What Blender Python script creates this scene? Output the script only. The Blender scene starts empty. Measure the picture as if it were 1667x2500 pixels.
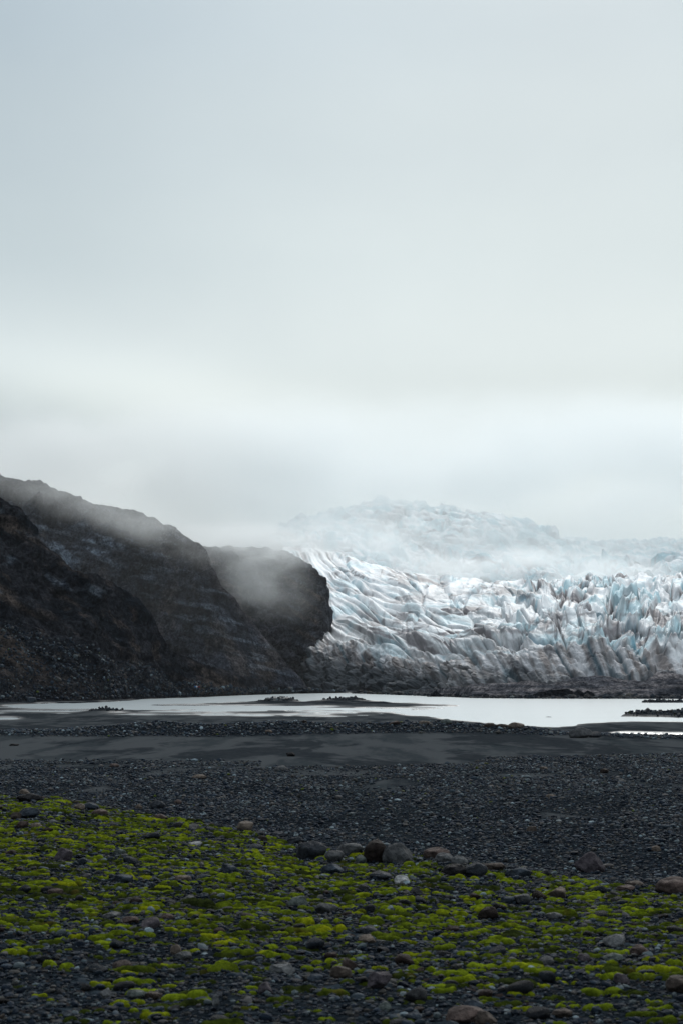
import bpy, math, random
import numpy as np
from mathutils import Vector, Matrix

R = math.radians
scene = bpy.context.scene
col = scene.collection

# ------------------------------------------------------------------ camera
# photograph: 1667 x 2500 px; horizon at row HZ, focal length F in photo px
F, CX, CY, HZ, CAMZ = 4200.0, 833.5, 1250.0, 1655.0, 8.0
PITCH = math.atan((HZ - CY) / F)
cd = bpy.data.cameras.new('camera'); cam = bpy.data.objects.new('camera', cd); col.objects.link(cam)
cam.location = (0, 0, CAMZ); cam.rotation_euler = (math.pi / 2 + PITCH, 0, 0)
cd.sensor_fit = 'VERTICAL'; cd.sensor_height = 36.0; cd.lens = F / 2500 * 36.0
cd.clip_start = 0.5; cd.clip_end = 60000
cd.dof.use_dof = True; cd.dof.focus_distance = 90; cd.dof.aperture_fstop = 3.2
scene.camera = cam
scene.view_settings.view_transform = 'Standard'; scene.view_settings.look = 'None'
scene.view_settings.exposure = 0.0; scene.view_settings.gamma = 1.0
scene.cycles.use_denoising = True
scene.cycles.max_bounces = 6; scene.cycles.diffuse_bounces = 3; scene.cycles.glossy_bounces = 3
scene.cycles.volume_bounces = 4
scene.cycles.volume_step_rate = 0.7
scene.cycles.sample_clamp_indirect = 8

# ------------------------------------------------------------------ node helpers
class NT:
    def __init__(s, tree): s.t = tree; s.n = tree.nodes; s.l = tree.links
    def node(s, typ, **kw):
        n = s.n.new(typ)
        for k, v in kw.items(): setattr(n, k, v)
        return n
    def put(s, inp, v):
        if isinstance(v, bpy.types.NodeSocket): s.l.new(v, inp)
        elif isinstance(v, (tuple, list)) and len(v) == 3 and inp.type == 'RGBA': inp.default_value = (*v, 1)
        else: inp.default_value = v
    def m(s, op, a, b=None, c=None, clamp=False):
        n = s.node('ShaderNodeMath', operation=op, use_clamp=clamp)
        s.put(n.inputs[0], a)
        if b is not None: s.put(n.inputs[1], b)
        if c is not None: s.put(n.inputs[2], c)
        return n.outputs[0]
    def mix(s, f, a, b, mode='MIX'):
        n = s.node('ShaderNodeMix', data_type='RGBA', blend_type=mode)
        s.put(n.inputs[0], f); s.put(n.inputs[6], a); s.put(n.inputs[7], b)
        return n.outputs[2]
    def rng(s, v, a, b, c=0.0, d=1.0, smooth=True):
        n = s.node('ShaderNodeMapRange', interpolation_type='SMOOTHSTEP' if smooth else 'LINEAR')
        for i, x in enumerate((v, a, b, c, d)): s.put(n.inputs[i], x)
        return n.outputs[0]
    def mapping(s, vec, scale=(1, 1, 1), rot=(0, 0, 0), loc=(0, 0, 0)):
        n = s.node('ShaderNodeMapping'); s.put(n.inputs[0], vec)
        n.inputs['Scale'].default_value = scale; n.inputs['Rotation'].default_value = rot; n.inputs['Location'].default_value = loc
        return n.outputs[0]
    def noise(s, vec, scale, detail=4, rough=0.55, dist=0.0):
        n = s.node('ShaderNodeTexNoise'); s.put(n.inputs['Vector'], vec)
        n.inputs['Scale'].default_value = scale; n.inputs['Detail'].default_value = detail
        n.inputs['Roughness'].default_value = rough; n.inputs['Distortion'].default_value = dist
        return n.outputs[0]
    def pos(s): return s.node('ShaderNodeNewGeometry').outputs['Position']
    def obj(s): return s.node('ShaderNodeTexCoord').outputs['Object']
    def attr(s, name): return s.node('ShaderNodeAttribute', attribute_name=name)
    def bump(s, h, dist, strength=1.0, normal=None):
        n = s.node('ShaderNodeBump'); s.put(n.inputs['Height'], h)
        n.inputs['Distance'].default_value = dist; n.inputs['Strength'].default_value = strength
        if normal is not None: s.put(n.inputs['Normal'], normal)
        return n.outputs[0]

def new_mat(name):
    m = bpy.data.materials.new(name); m.use_nodes = True
    t = NT(m.node_tree); t.n.clear()
    out = t.node('ShaderNodeOutputMaterial'); b = t.node('ShaderNodeBsdfPrincipled')
    t.l.new(b.outputs[0], out.inputs['Surface'])
    b.inputs['Specular IOR Level'].default_value = 0.0
    return m, t, b

# ------------------------------------------------------------------ overcast sky
SUN_EL, SUN_AZ = R(32), R(10)          # azimuth measured from +Y towards +X
w = bpy.data.worlds.new('World'); scene.world = w; w.use_nodes = True
W = NT(w.node_tree); W.n.clear()
wo = W.node('ShaderNodeOutputWorld'); bg = W.node('ShaderNodeBackground')
W.l.new(bg.outputs[0], wo.inputs[0])
sky = W.node('ShaderNodeTexSky', sky_type='NISHITA'); sky.sun_disc = False
sky.sun_elevation = SUN_EL; sky.sun_rotation = SUN_AZ; sky.air_density = 1.2; sky.dust_density = 2
skyc = W.mix(1.0, sky.outputs[0], (0.1, 0.1, 0.1), 'MULTIPLY')
dv = W.node('ShaderNodeTexCoord').outputs['Generated']
sp = W.node('ShaderNodeSeparateXYZ'); W.l.new(dv, sp.inputs[0])
sx, sy, sz = sp.outputs
az = W.m('ARCTAN2', sx, sy)                                   # radians from +Y
el = W.m('ARCSINE', sz)
comb = W.node('ShaderNodeCombineXYZ'); W.put(comb.inputs[0], az); W.put(comb.inputs[1], W.m('MULTIPLY', el, 1.7)); 
n1 = W.noise(comb.outputs[0], 3.2, 4, 0.5, 0.35)
n2 = W.noise(W.mapping(comb.outputs[0], (1, 1, 1), loc=(7, 3, 1)), 9.0, 3, 0.5)
# vertical gradient of the cloud sheet (values are scene-linear)
cr = W.node('ShaderNodeValToRGB'); cr.color_ramp.interpolation = 'EASE'
e01 = W.m('DIVIDE', el, R(90)); W.put(cr.inputs[0], e01)
els = cr.color_ramp.elements
stops = [(0.0, (.73, .79, .79)), (0.073, (.73, .79, .79)), (0.095, (.63, .685, .685)), (0.122, (.69, .75, .755)), (0.158, (.635, .705, .72)), (0.20, (.575, .65, .68)),
         (0.241, (.53, .615, .665)), (0.42, (1.10, 1.16, 1.19)), (1.0, (1.6, 1.66, 1.70))]
els[0].position, els[0].color = stops[0][0], (*stops[0][1], 1)
els[1].position, els[1].color = stops[1][0], (*stops[1][1], 1)
for p, c in stops[2:]:
    e = els.new(p); e.color = (*c, 1)
def gauss(x, cx, sx_): 
    d = W.m('DIVIDE', W.m('SUBTRACT', x, cx), sx_)
    return W.m('EXPONENT', W.m('MULTIPLY', W.m('MULTIPLY', d, d), -1.0))
# brighter rift and darker cloud bodies, warped by noise
elw = W.m('ADD', el, W.m('MULTIPLY', W.m('SUBTRACT', n1, 0.5), 0.05))
line = W.m('SUBTRACT', elw, W.m('MULTIPLY_ADD', az, -0.16, 0.142))
rift = W.m('MULTIPLY', gauss(line, 0.0, 0.024), gauss(az, -0.09, 0.15))
dark = W.m('MULTIPLY', gauss(line, -0.034, 0.022), gauss(az, -0.25, 0.10))
left = W.m('MULTIPLY', W.rng(az, 0.02, -0.24), W.rng(el, 0.15, 0.26))
k = W.m('MULTIPLY_ADD', W.m('SUBTRACT', n1, 0.5), 0.13, 1.0)
k = W.m('ADD', k, W.m('MULTIPLY', W.m('SUBTRACT', n2, 0.5), 0.07))
k = W.m('ADD', k, W.m('MULTIPLY', rift, 0.17))
k = W.m('SUBTRACT', k, W.m('MULTIPLY', dark, 0.38))
k = W.m('SUBTRACT', k, W.m('MULTIPLY', left, 0.13))
kc = W.node('ShaderNodeCombineXYZ'); W.put(kc.inputs[0], W.m('POWER', k, 1.3)); W.put(kc.inputs[1], W.m('POWER', k, 1.15)); W.put(kc.inputs[2], k)
cl = W.mix(1.0, cr.outputs[0], kc.outputs[0], 'MULTIPLY')
up = W.mix(0.93, skyc, cl)
up = W.mix(W.rng(sy, 0.15, -0.6), up, W.mix(1.0, up, (.50, .53, .57), 'MULTIPLY'))       # unseen sky behind the viewer dimmed, so camera-facing sides get less light
up = W.mix(1.0, up, (.965, 1.0, 1.02), 'MULTIPLY')
final = W.mix(W.rng(el, -0.03, 0.0), (.04, .042, .045), up)
W.put(bg.inputs[0], final); bg.inputs[1].default_value = 1.0

sd = bpy.data.lights.new('sun', 'SUN'); sd.energy = 1.3; sd.angle = R(16); sd.color = (1, .965, .92)
so = bpy.data.objects.new('sun', sd); col.objects.link(so)
sdir = Vector((math.sin(SUN_AZ) * math.cos(SUN_EL), math.cos(SUN_AZ) * math.cos(SUN_EL), math.sin(SUN_EL)))
so.rotation_euler = sdir.to_track_quat('Z', 'Y').to_euler(); so.location = (0, 0, 200)

# ------------------------------------------------------------------ measuring the photograph
cp, sp_ = math.cos(PITCH), math.sin(PITCH)
def ray(px, py):
    """photo pixel -> (u = X/Y, s = Z/Y) of its line of sight"""
    a = (np.asarray(px, float) - CX) / F; b = (CY - np.asarray(py, float)) / F
    Y = cp - b * sp_
    return a / Y, (sp_ + b * cp) / Y
def at(px, py, Y):
    u, s = ray(px, py); return Vector((float(u) * Y, Y, CAMZ + float(s) * Y))
def slope_of(ctrl, U):
    """polyline of photo pixels -> line-of-sight slope at every azimuth U"""
    px = np.array([c[0] for c in ctrl], float); py = np.array([c[1] for c in ctrl], float)
    u, s = ray(px, py); return np.interp(U, u, s)
def px_of(U): return np.asarray(U) * F * (cp + 0.0) / 1.0 * 0.995 + CX      # near enough around the horizon

# ------------------------------------------------------------------ numpy noise
_rs = np.random.RandomState(7)
PERM = np.concatenate([_rs.permutation(256)] * 3).astype(np.int32)
_g = _rs.normal(size=(256, 3)); _g /= np.linalg.norm(_g, axis=1)[:, None]; GR = _g.astype(np.float32)
_a = _rs.rand(256) * 2 * np.pi; GR2 = np.stack([np.cos(_a), np.sin(_a)], 1).astype(np.float32)
RND = _rs.rand(256, 6).astype(np.float32)
def _f(t): return t * t * t * (t * (t * 6 - 15) + 10)
def pn2(x, y, seed=0):
    x = np.asarray(x, np.float32) + seed * 17.31; y = np.asarray(y, np.float32) + seed * 5.77
    xi = np.floor(x).astype(np.int32); yi = np.floor(y).astype(np.int32)
    xf = x - xi; yf = y - yi; xi &= 255; yi &= 255
    def g(a, b):
        h = PERM[PERM[(xi + a) & 255] + ((yi + b) & 255)]; G = GR2[h]
        return G[..., 0] * (xf - a) + G[..., 1] * (yf - b)
    u = _f(xf); v = _f(yf)
    n00, n10, n01, n11 = g(0, 0), g(1, 0), g(0, 1), g(1, 1)
    return 1.5 * ((n00 * (1 - u) + n10 * u) * (1 - v) + (n01 * (1 - u) + n11 * u) * v)
def pn3(x, y, z, seed=0):
    x = np.asarray(x, np.float32) + seed * 13.7; y = np.asarray(y, np.float32); z = np.asarray(z, np.float32)
    xi = np.floor(x).astype(np.int32); yi = np.floor(y).astype(np.int32); zi = np.floor(z).astype(np.int32)
    xf = x - xi; yf = y - yi; zf = z - zi; u, v, w_ = _f(xf), _f(yf), _f(zf)
    res = 0
    for a in (0, 1):
        A = PERM[(xi + a) & 255]; wa = u if a else 1 - u
        for b in (0, 1):
            B = PERM[A + ((yi + b) & 255)]; wb = v if b else 1 - v
            for c in (0, 1):
                G = GR[PERM[B + ((zi + c) & 255)]]; wc = w_ if c else 1 - w_
                res = res + wa * wb * wc * (G[..., 0] * (xf - a) + G[..., 1] * (yf - b) + G[..., 2] * (zf - c))
    return 1.6 * res
def fbm2(x, y, o=4, seed=0, gain=.5, lac=2.03):
    r = 0; a = 1; t = 0
    for i in range(o):
        r = r + a * pn2(x, y, seed + i * 3); t += a; x = x * lac; y = y * lac; a *= gain
    return r / t
def fbm3(x, y, z, o=4, seed=0, gain=.5):
    r = 0; a = 1; t = 0
    for i in range(o):
        r = r + a * pn3(x, y, z, seed + i * 3); t += a; x = x * 2.03; y = y * 2.03; z = z * 2.03; a *= gain
    return r / t
def ridged3(x, y, z, o=4, seed=0, gain=.5):
    r = 0; a = 1; t = 0
    for i in range(o):
        r = r + a * (1 - np.abs(pn3(x, y, z, seed + i * 3)) * 1.6); t += a; x = x * 2.1; y = y * 2.1; z = z * 2.1; a *= gain
    return r / t
def worley(x, y, seed=0, tilt=1.0):
    """F1, F2, random per cell and a tilted-block height (a plane per cell)"""
    x = np.asarray(x, np.float32) + seed * 31.7; y = np.asarray(y, np.float32) + seed * 11.3
    xi = np.floor(x).astype(np.int32); yi = np.floor(y).astype(np.int32)
    F1 = np.full(x.shape, 9., np.float32); F2 = F1.copy(); rid = np.zeros(x.shape, np.float32); ht = rid.copy()
    for a in (-1, 0, 1):
        for b in (-1, 0, 1):
            h = PERM[PERM[(xi + a) & 255] + ((yi + b) & 255)]; r = RND[h]
            dx = xi + a + r[..., 0] - x; dy = yi + b + r[..., 1] - y
            d = np.sqrt(dx * dx + dy * dy); near = d < F1
            F2 = np.where(near, F1, np.minimum(F2, d))
            rid = np.where(near, r[..., 2], rid)
            ht = np.where(near, (r[..., 3] - .5) * dx * 2 * tilt + (r[..., 4] - .5) * dy * 2 * tilt + r[..., 2] * .6, ht)
            F1 = np.where(near, d, F1)
    return F1, F2, rid, ht
def sm(x, a, b):
    t = np.clip((x - a) / (b - a), 0, 1); return t * t * (3 - 2 * t)

# ------------------------------------------------------------------ mesh helpers
def tag(o, label=None, cat=None, group=None, kind=None):
    if label: o['label'] = label
    if cat: o['category'] = cat
    if group: o['group'] = group
    if kind: o['kind'] = kind
    return o
def mesh_np(name, V, Fc, mat, smooth=True, colors=None, attrs=None, parent=None):
    """V (n,3), Fc (m,k) all faces of the same size"""
    me = bpy.data.meshes.new(name); V = np.ascontiguousarray(V, np.float32); Fc = np.ascontiguousarray(Fc, np.int32)
    me.vertices.add(len(V)); me.vertices.foreach_set('co', V.ravel())
    k_ = Fc.shape[1]; me.loops.add(Fc.size); me.loops.foreach_set('vertex_index', Fc.ravel())
    me.polygons.add(len(Fc)); me.polygons.foreach_set('loop_start', np.arange(len(Fc), dtype=np.int32) * k_)
    me.polygons.foreach_set('loop_total', np.full(len(Fc), k_, np.int32))
    me.update(calc_edges=True)
    me.polygons.foreach_set('use_smooth', np.full(len(Fc), smooth))
    if colors is not None:
        c = me.attributes.new('tint', 'FLOAT_COLOR', 'POINT')
        cc = np.ones((len(V), 4), np.float32); cc[:, :3] = colors; c.data.foreach_set('color', cc.ravel())
    for n_, v in (attrs or {}).items():
        a = me.attributes.new(n_, 'FLOAT', 'POINT'); a.data.foreach_set('value', np.ascontiguousarray(v, np.float32).ravel())
    if mat: me.materials.append(mat)
    o = bpy.data.objects.new(name, me); col.objects.link(o)
    if parent: o.parent = parent
    return o
def grid_faces(nr, nc):
    i = np.arange((nr - 1) * (nc - 1)); r = i // (nc - 1); c = i % (nc - 1); a = r * nc + c
    return np.stack([a, a + 1, a + nc + 1, a + nc], 1)
def grid_normals(P):
    du = np.gradient(P, axis=1); dv_ = np.gradient(P, axis=0)
    n = np.cross(du, dv_); n /= np.linalg.norm(n, axis=2)[..., None] + 1e-9
    return n
def lin(r, g, b):
    f = lambda c: (c / 255 / 12.92) if c / 255 <= .04045 else ((c / 255 + .055) / 1.055) ** 2.4
    return np.array((f(r), f(g), f(b)), np.float32)
def mixc(a, b, t): return a * (1 - t[..., None]) + b * t[..., None]

# ================================================================== GROUND
def poly_mask(pts, PX, PY):
    inside = np.zeros(PX.shape, bool); n = len(pts)
    for i in range(n):
        x1, y1 = pts[i]; x2, y2 = pts[(i + 1) % n]
        if y1 == y2: continue
        c = ((PY >= min(y1, y2)) & (PY < max(y1, y2)))
        inside ^= c & (PX < x1 + (PY - y1) * (x2 - x1) / (y2 - y1))
    return inside

# bank crest (where the mossy bank breaks off) : photo px, row, distance
CREST = [(-700, 1950, 50), (0, 1938, 49), (120, 1945, 48), (250, 1972, 46), (420, 1998, 43), (620, 2030, 40), (760, 2070, 37), (900, 2082, 35.5),
         (1060, 2092, 34.5), (1200, 2112, 33.5), (1350, 2135, 32.5), (1500, 2150, 31.5), (1667, 2158, 31), (2400, 2180, 30)]
def bank_at(U):
    px = np.array([c[0] for c in CREST], float); py = np.array([c[1] for c in CREST]); d = np.array([c[2] for c in CREST], float)
    u, s = ray(px, py); return np.interp(U, u, d), CAMZ + np.interp(U, u, s) * np.interp(U, u, d)

def plane_row(d):   # photo row of a point at distance d on the water plane
    return HZ + F * CAMZ / np.maximum(d, 1)
WATER = [  # open water, outlined in photo pixels on the z = 0 plane
    [(20, 1722), (120, 1717), (213, 1716.5), (300, 1712), (372, 1706), (480, 1702.5), (628, 1696), (834, 1691), (960, 1694), (1060, 1699), (1206, 1704.5), (1667, 1704.5), (3000, 1704.5),
     (3000, 1757), (1667, 1761), (1500, 1761), (1420, 1766), (1390, 1772), (1340, 1776), (1200, 1767), (1090, 1755), (1000, 1744), (960, 1738), (1010, 1733), (1080, 1729), (1120, 1722), (1060, 1718),
     (950, 1713.5), (885, 1708), (834, 1705), (790, 1708), (740, 1712.5), (700, 1707), (660, 1708), (600, 1713), (500, 1716.5), (356, 1720), (400, 1723), (600, 1722), (760, 1723.5), (834, 1724.5),
     (700, 1727), (560, 1730), (480, 1731), (330, 1733), (300, 1730.5), (230, 1730), (120, 1730), (60, 1727)],
    [(560, 1727), (834, 1728), (1000, 1730), (980, 1735), (834, 1733.5), (700, 1733), (480, 1737), (330, 1738.5), (480, 1733.5)],
    [(0, 1752), (60, 1751.5), (50, 1755), (-60, 1757), (-400, 1758), (-400, 1752)],
    [(1500, 1790), (1667, 1794), (3000, 1800), (3000, 1805), (1667, 1806), (1560, 1802), (1480, 1795)],
    [(1230, 1757), (1480, 1764), (1300, 1763), (1180, 1760)],
    [(1500, 1699.5), (1640, 1700), (1600, 1702.5), (1490, 1702)],
]
ISLES = [
    [(1505, 1748), (1530, 1742), (1560, 1738), (1600, 1739), (1667, 1737), (2400, 1734), (2400, 1748), (1667, 1751), (1560, 1750)],
    [(1535, 1714.6), (1590, 1712), (1667, 1712), (2400, 1712), (2400, 1716), (1667, 1715.5)],
]
pxs = np.arange(-1500, 3301, 3.0); pys = np.arange(1660, 1815, 0.5)
PX, PY = np.meshgrid(pxs, pys)
wx = PX + 26 * fbm2(PX / 60, PY / 4, 4, 3); wy = PY + 1.5 * fbm2(PX / 55, PY / 3.5, 4, 5)
wm = np.zeros(PX.shape, np.float32)
for p in WATER: wm[poly_mask(p, wx, wy)] = 1
isl = np.zeros(PX.shape, np.float32)
for p in ISLES: isl[poly_mask(p, wx, wy)] = 1
streak = fbm2(PX / 230, PY / 1.7, 4, 19) > .20
wm[streak & (PY > 1724) & (PY < 1752) & (PX < 1130 + 40 * fbm2(PX / 60, PY / 9, 2, 8)) & (PY < 1750 - .012 * np.abs(PX - 700))] = 1
wm *= (1 - isl)
def blur(a, n):
    for _ in range(n):
        a = (np.roll(a, 1, 0) + 2 * a + np.roll(a, -1, 0)) / 4; a = (np.roll(a, 1, 1) + 2 * a + np.roll(a, -1, 1)) / 4
    return a
wmb = blur(wm, 2); islb = blur(isl, 2); wet = blur(wm, 40)
def sample(M, px, py):
    fx = np.clip((px - pxs[0]) / 3.0, 0, len(pxs) - 1.001); fy = np.clip((py - pys[0]) / 0.5, 0, len(pys) - 1.001)
    ix = fx.astype(int); iy = fy.astype(int); fx = fx - ix; fy = fy - iy
    return (M[iy, ix] * (1 - fx) + M[iy, ix + 1] * fx) * (1 - fy) + (M[iy + 1, ix] * (1 - fx) + M[iy + 1, ix + 1] * fx) * fy

BAR_TOP = [(-700, 1790), (0, 1786), (40, 1782), (130, 1783), (250, 1774), (330, 1767), (400, 1762), (450, 1767), (520, 1769), (640, 1765), (700, 1761), (770, 1765), (834, 1767), (950, 1764),
           (1075, 1762), (1150, 1768), (1280, 1775), (1340, 1782), (1395, 1790), (1450, 1792), (1667, 1797), (2400, 1805)]
BAR_FOOT = [(-700, 1803), (0, 1800), (250, 1802), (400, 1800), (500, 1803), (834, 1794), (1100, 1791), (1300, 1797), (1400, 1800), (1667, 1811), (2400, 1815)]
def ground_z(U, D):
    """height of the outwash plain and of the mossy bank; also sand / wet / bar zones"""
    U = np.asarray(U, float); D = np.asarray(D, float); X = U * D
    px = px_of(U); row = plane_row(D)
    wat = sample(wmb, px, row); isle = sample(islb, px, row); wt = sample(wet, px, row)
    # plain: 1.1 m at the bank foot sinking to the shore
    zp = np.interp(D, [0, 45, 70, 140, 200, 260, 330, 600, 5000], [1.6, 1.5, 1.1, .62, .42, .26, .12, .16, .4])
    zp = zp + 0.10 * fbm2(X / 14, D / 30, 3, 11) * sm(D, 30, 60) * (1 - sm(D, 170, 260)) + .03 * fbm2(X / 3, D / 6, 3, 15)
    # shingle bar
    sf = slope_of(BAR_FOOT, U); st = slope_of(BAR_TOP, U)
    d0 = (CAMZ - .35) / -sf; d1 = d0 + 9.0; zt = CAMZ + st * d1
    t = (D - d0) / (d1 - d0)
    zb = np.where(t < 1, .3 + (zt - .3) * sm(t, -.15, 1.0), .12 + (zt - .12) * (1 - sm(t, 1.0, 2.6)))
    bar = np.where((t > -.15) & (t < 2.6), np.maximum(zb - zp, 0), 0)
    barz = ((t > .05) & (t < 2.0)).astype(float) * sm(bar, .02, .3)
    bar = bar * (1 + .12 * fbm2(X / 3, D / 3, 3, 31))
    zp = zp + bar
    # a low gravel rise beyond the bar at the left and the crest on the sand spit
    zp = zp + 0.9 * np.exp(-((px - 270) / 42) ** 2 - ((D - 400) / 22) ** 2) + .95 * np.exp(-((px - 690) / 55) ** 2 - ((D - 620) / 25) ** 2) + .8 * np.exp(-((px - 870) / 60) ** 2 - ((D - 640) / 25) ** 2)
    zp = zp + .35 * isle * (1 + .8 * fbm2(X / 2.5, D / 8, 3, 77))
    far = D > 180
    zp = np.where(far, zp * (1 - wat) + wat * -.5, zp)
    # bank
    dc, zc = bank_at(U)
    dcn = dc + 1.0 * fbm2(X / 2.2, D * 0 + 3, 3, 41)
    zt_ = zc + (4.62 - zc) * np.clip((dc - D) / (dc - 17), 0, 1.3)
    zt_ = zt_ + (.10 * fbm2(X / 3.2, D / 3.2, 3, 51) + .05 * fbm2(X / .8, D / .8, 3, 55)) * sm(dc - D, -.5, 4)
    tb = sm(D - dcn, 0, 9)
    z = zt_ * (1 - tb) + zp * tb
    return z, dict(sand=0, wat=wat, wet=wt, bar=barz, bank=1 - tb, px=px, row=row, isle=isle)

# gravel / sand boundary of the plain (photo rows)
GRAVEL_TOP = [(-700, 1866), (0, 1866), (200, 1870), (420, 1866), (560, 1872), (834, 1868), (1000, 1864), (1120, 1860), (1200, 1850), (1300, 1844), (1500, 1840), (1667, 1836), (2400, 1830)]
def gravel_amount(U, D, z):
    X = U * D; row = HZ + F * (CAMZ - z) / np.maximum(D, 1); px = px_of(U)
    gt = np.interp(px, [c[0] for c in GRAVEL_TOP], [c[1] for c in GRAVEL_TOP])
    g = sm(row - gt + 7 * fbm2(X / 6, D / 25, 3, 61), -2, 3)
    # thin pebble strip along the sand and sandy windows inside the gravel
    strip = np.exp(-((row - 1858 - .006 * px) / 4.5) ** 2) * (px < 640)
    win = np.maximum(sm(fbm2(X / 9 + 4, D / 40, 3, 65), .30, .42) * (row < 1990) * (row > 1840),
                     np.maximum(np.exp(-((px - 790) / 170) ** 4 - ((row - 1883) / 9) ** 4), np.exp(-((px - 1270) / 90) ** 4 - ((row - 1890) / 5) ** 4)))
    g = g * (1 - .9 * np.clip(win, 0, 1))
    return np.maximum(g, strip * .9)

def build_ground():
    us = np.linspace(-.46, .46, 1150); ds = [5.0]
    while ds[-1] < 60: ds.append(ds[-1] * 1.006)
    while ds[-1] < 1500: ds.append(ds[-1] * 1.0042)
    while ds[-1] < 4700: ds.append(ds[-1] * 1.04)
    ds = np.array(ds); U, D = np.meshgrid(us, ds)
    z, zn = ground_z(U, D); X = U * D
    g = gravel_amount(U, D, z)
    g = np.maximum(g, zn['bank']); g = np.maximum(g, zn['bar']); g = np.maximum(g, zn['isle'])
    spit = sm(zn['row'], 1722, 1716) * (zn['row'] > 1680)
    g = np.maximum(g, spit * sm(fbm2(X / 8, D / 20, 3, 71), -.25, .1)); g = np.maximum(g, sm(D, 900, 1000))
    rise = np.exp(-((zn['px'] - 270) / 42) ** 2 - ((D - 400) / 16) ** 2); g = np.maximum(g, sm(rise, .35, .6))
    z = z + .012 * g * fbm2(X / .12, D / .12, 2, 81) * (D < 60)
    V = np.stack([X, D, z], 2).reshape(-1, 3)
    wetv = np.clip(sm(zn['wet'], .01, .30) * (1 - zn['bar']) * (D > 200), 0, 1)
    return mesh_np('ground', V, grid_faces(*U.shape), MAT['ground'], True, attrs={'gravel': g, 'wet': wetv})

MAT = {}
def m_ground():
    m, t, b = new_mat('black_sand_and_gravel'); P = t.pos()
    v = t.node('ShaderNodeTexVoronoi'); t.put(v.inputs['Vector'], t.mapping(P, (1, .8, 1.5))); v.inputs['Scale'].default_value = 9; v.inputs['Randomness'].default_value = 1
    v2 = t.node('ShaderNodeTexVoronoi'); t.put(v2.inputs['Vector'], P); v2.inputs['Scale'].default_value = 28
    sep = t.node('ShaderNodeSeparateColor'); t.l.new(v.outputs['Color'], sep.inputs[0])
    rr, gg, bb = sep.outputs
    peb = t.mix(t.rng(rr, .2, .95), (.005, .008, .011), (.033, .045, .057))
    peb = t.mix(t.m('MULTIPLY', t.rng(gg, .72, .9), .8), peb, (.036, .026, .021))
    peb = t.mix(t.rng(bb, .93, .97), peb, (.10, .10, .095))
    sep2 = t.node('ShaderNodeSeparateColor'); t.l.new(v2.outputs['Color'], sep2.inputs[0])
    fine = t.mix(sep2.outputs[0], (.003, .005, .007), (.017, .022, .028))
    big = t.noise(P, .05, 4, .6)
    isp = t.rng(t.noise(P, .9, 3, .6), .42, .58)
    grav = t.mix(t.m('MULTIPLY', isp, .75), fine, peb)
    grav = t.mix(1.0, grav, t.mix(t.rng(big, .35, .65), (.72, .72, .74), (1.18, 1.14, 1.1)), 'MULTIPLY')
    sn = t.noise(t.mapping(P, (.25, .035, 1)), 1.0, 6, .62)
    sn2 = t.noise(P, 1.3, 5, .7)
    sand = t.mix(t.rng(sn, .38, .55), (.027, .033, .037), (.052, .057, .061))
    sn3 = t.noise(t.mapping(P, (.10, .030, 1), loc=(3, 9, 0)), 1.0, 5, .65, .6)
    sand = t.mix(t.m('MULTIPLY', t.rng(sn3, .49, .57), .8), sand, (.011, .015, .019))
    sand = t.mix(t.m('MULTIPLY', t.rng(sn2, .4, .7), .35), sand, (.058, .058, .060))
    wet = t.attr('wet').outputs['Fac']; gr = t.attr('gravel').outputs['Fac']
    sand = t.mix(t.m('MULTIPLY', wet, .3), sand, (.046, .044, .050))
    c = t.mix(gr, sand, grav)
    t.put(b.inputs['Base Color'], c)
    patch = t.rng(t.noise(t.mapping(P, (.05, .035, 1)), 1.0, 5, .6), .36, .56)
    wr = t.m('MULTIPLY', wet, t.m('SUBTRACT', 1.0, gr))
    t.put(b.inputs['Roughness'], t.rng(t.m('MULTIPLY', wr, patch), 0, 1, .9, .22, False))
    t.put(b.inputs['Specular IOR Level'], t.rng(t.m('MULTIPLY', wr, patch), 0, 1, .0, .55, False))
    h = t.m('MULTIPLY', t.m('SUBTRACT', 1.0, v.outputs['Distance']), gr)
    n1_ = t.bump(h, .10, .9)
    n2_ = t.bump(sn2, .03, .35, n1_)
    t.put(b.inputs['Normal'], n2_)
    MAT['ground'] = m
m_ground()
ground = tag(build_ground(), kind='structure')

# coarse plain in every direction, a little below the detailed one
gx = np.linspace(-5100, 5100, 23); GXX, GYY = np.meshgrid(gx, gx)
plain = mesh_np('outwash_plain', np.stack([GXX, GYY, np.full(GXX.shape, -2.2)], 2).reshape(-1, 3), grid_faces(*GXX.shape), MAT['ground'], False)
tag(plain, kind='structure')

# ------------------------------------------------------------------ water
def m_water():
    m, t, b = new_mat('milky_glacier_water'); P = t.pos()
    t.put(b.inputs['Base Color'], (.45, .495, .505)); b.inputs['Roughness'].default_value = .22; b.inputs['IOR'].default_value = 1.33
    b.inputs['Specular IOR Level'].default_value = .5
    h = t.noise(t.mapping(P, (.5, 1.0, 1)), 1.6, 5, .62); h2 = t.noise(t.mapping(P, (.02, .05, 1)), 1.0, 3, .5)
    amp = t.rng(h2, .3, .6, .6, 1.0)
    t.put(b.inputs['Normal'], t.bump(t.m('MULTIPLY', h, amp), .06, 1.0))
    MAT['water'] = m
m_water()
us = np.linspace(-.46, .46, 60); ds = np.geomspace(190, 1400, 60); U_, D_ = np.meshgrid(us, ds)
lake = mesh_np('glacier_lake_water', np.stack([U_ * D_, D_, np.zeros(U_.shape)], 2).reshape(-1, 3), grid_faces(60, 60), MAT['water'])
tag(lake, kind='structure')

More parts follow.
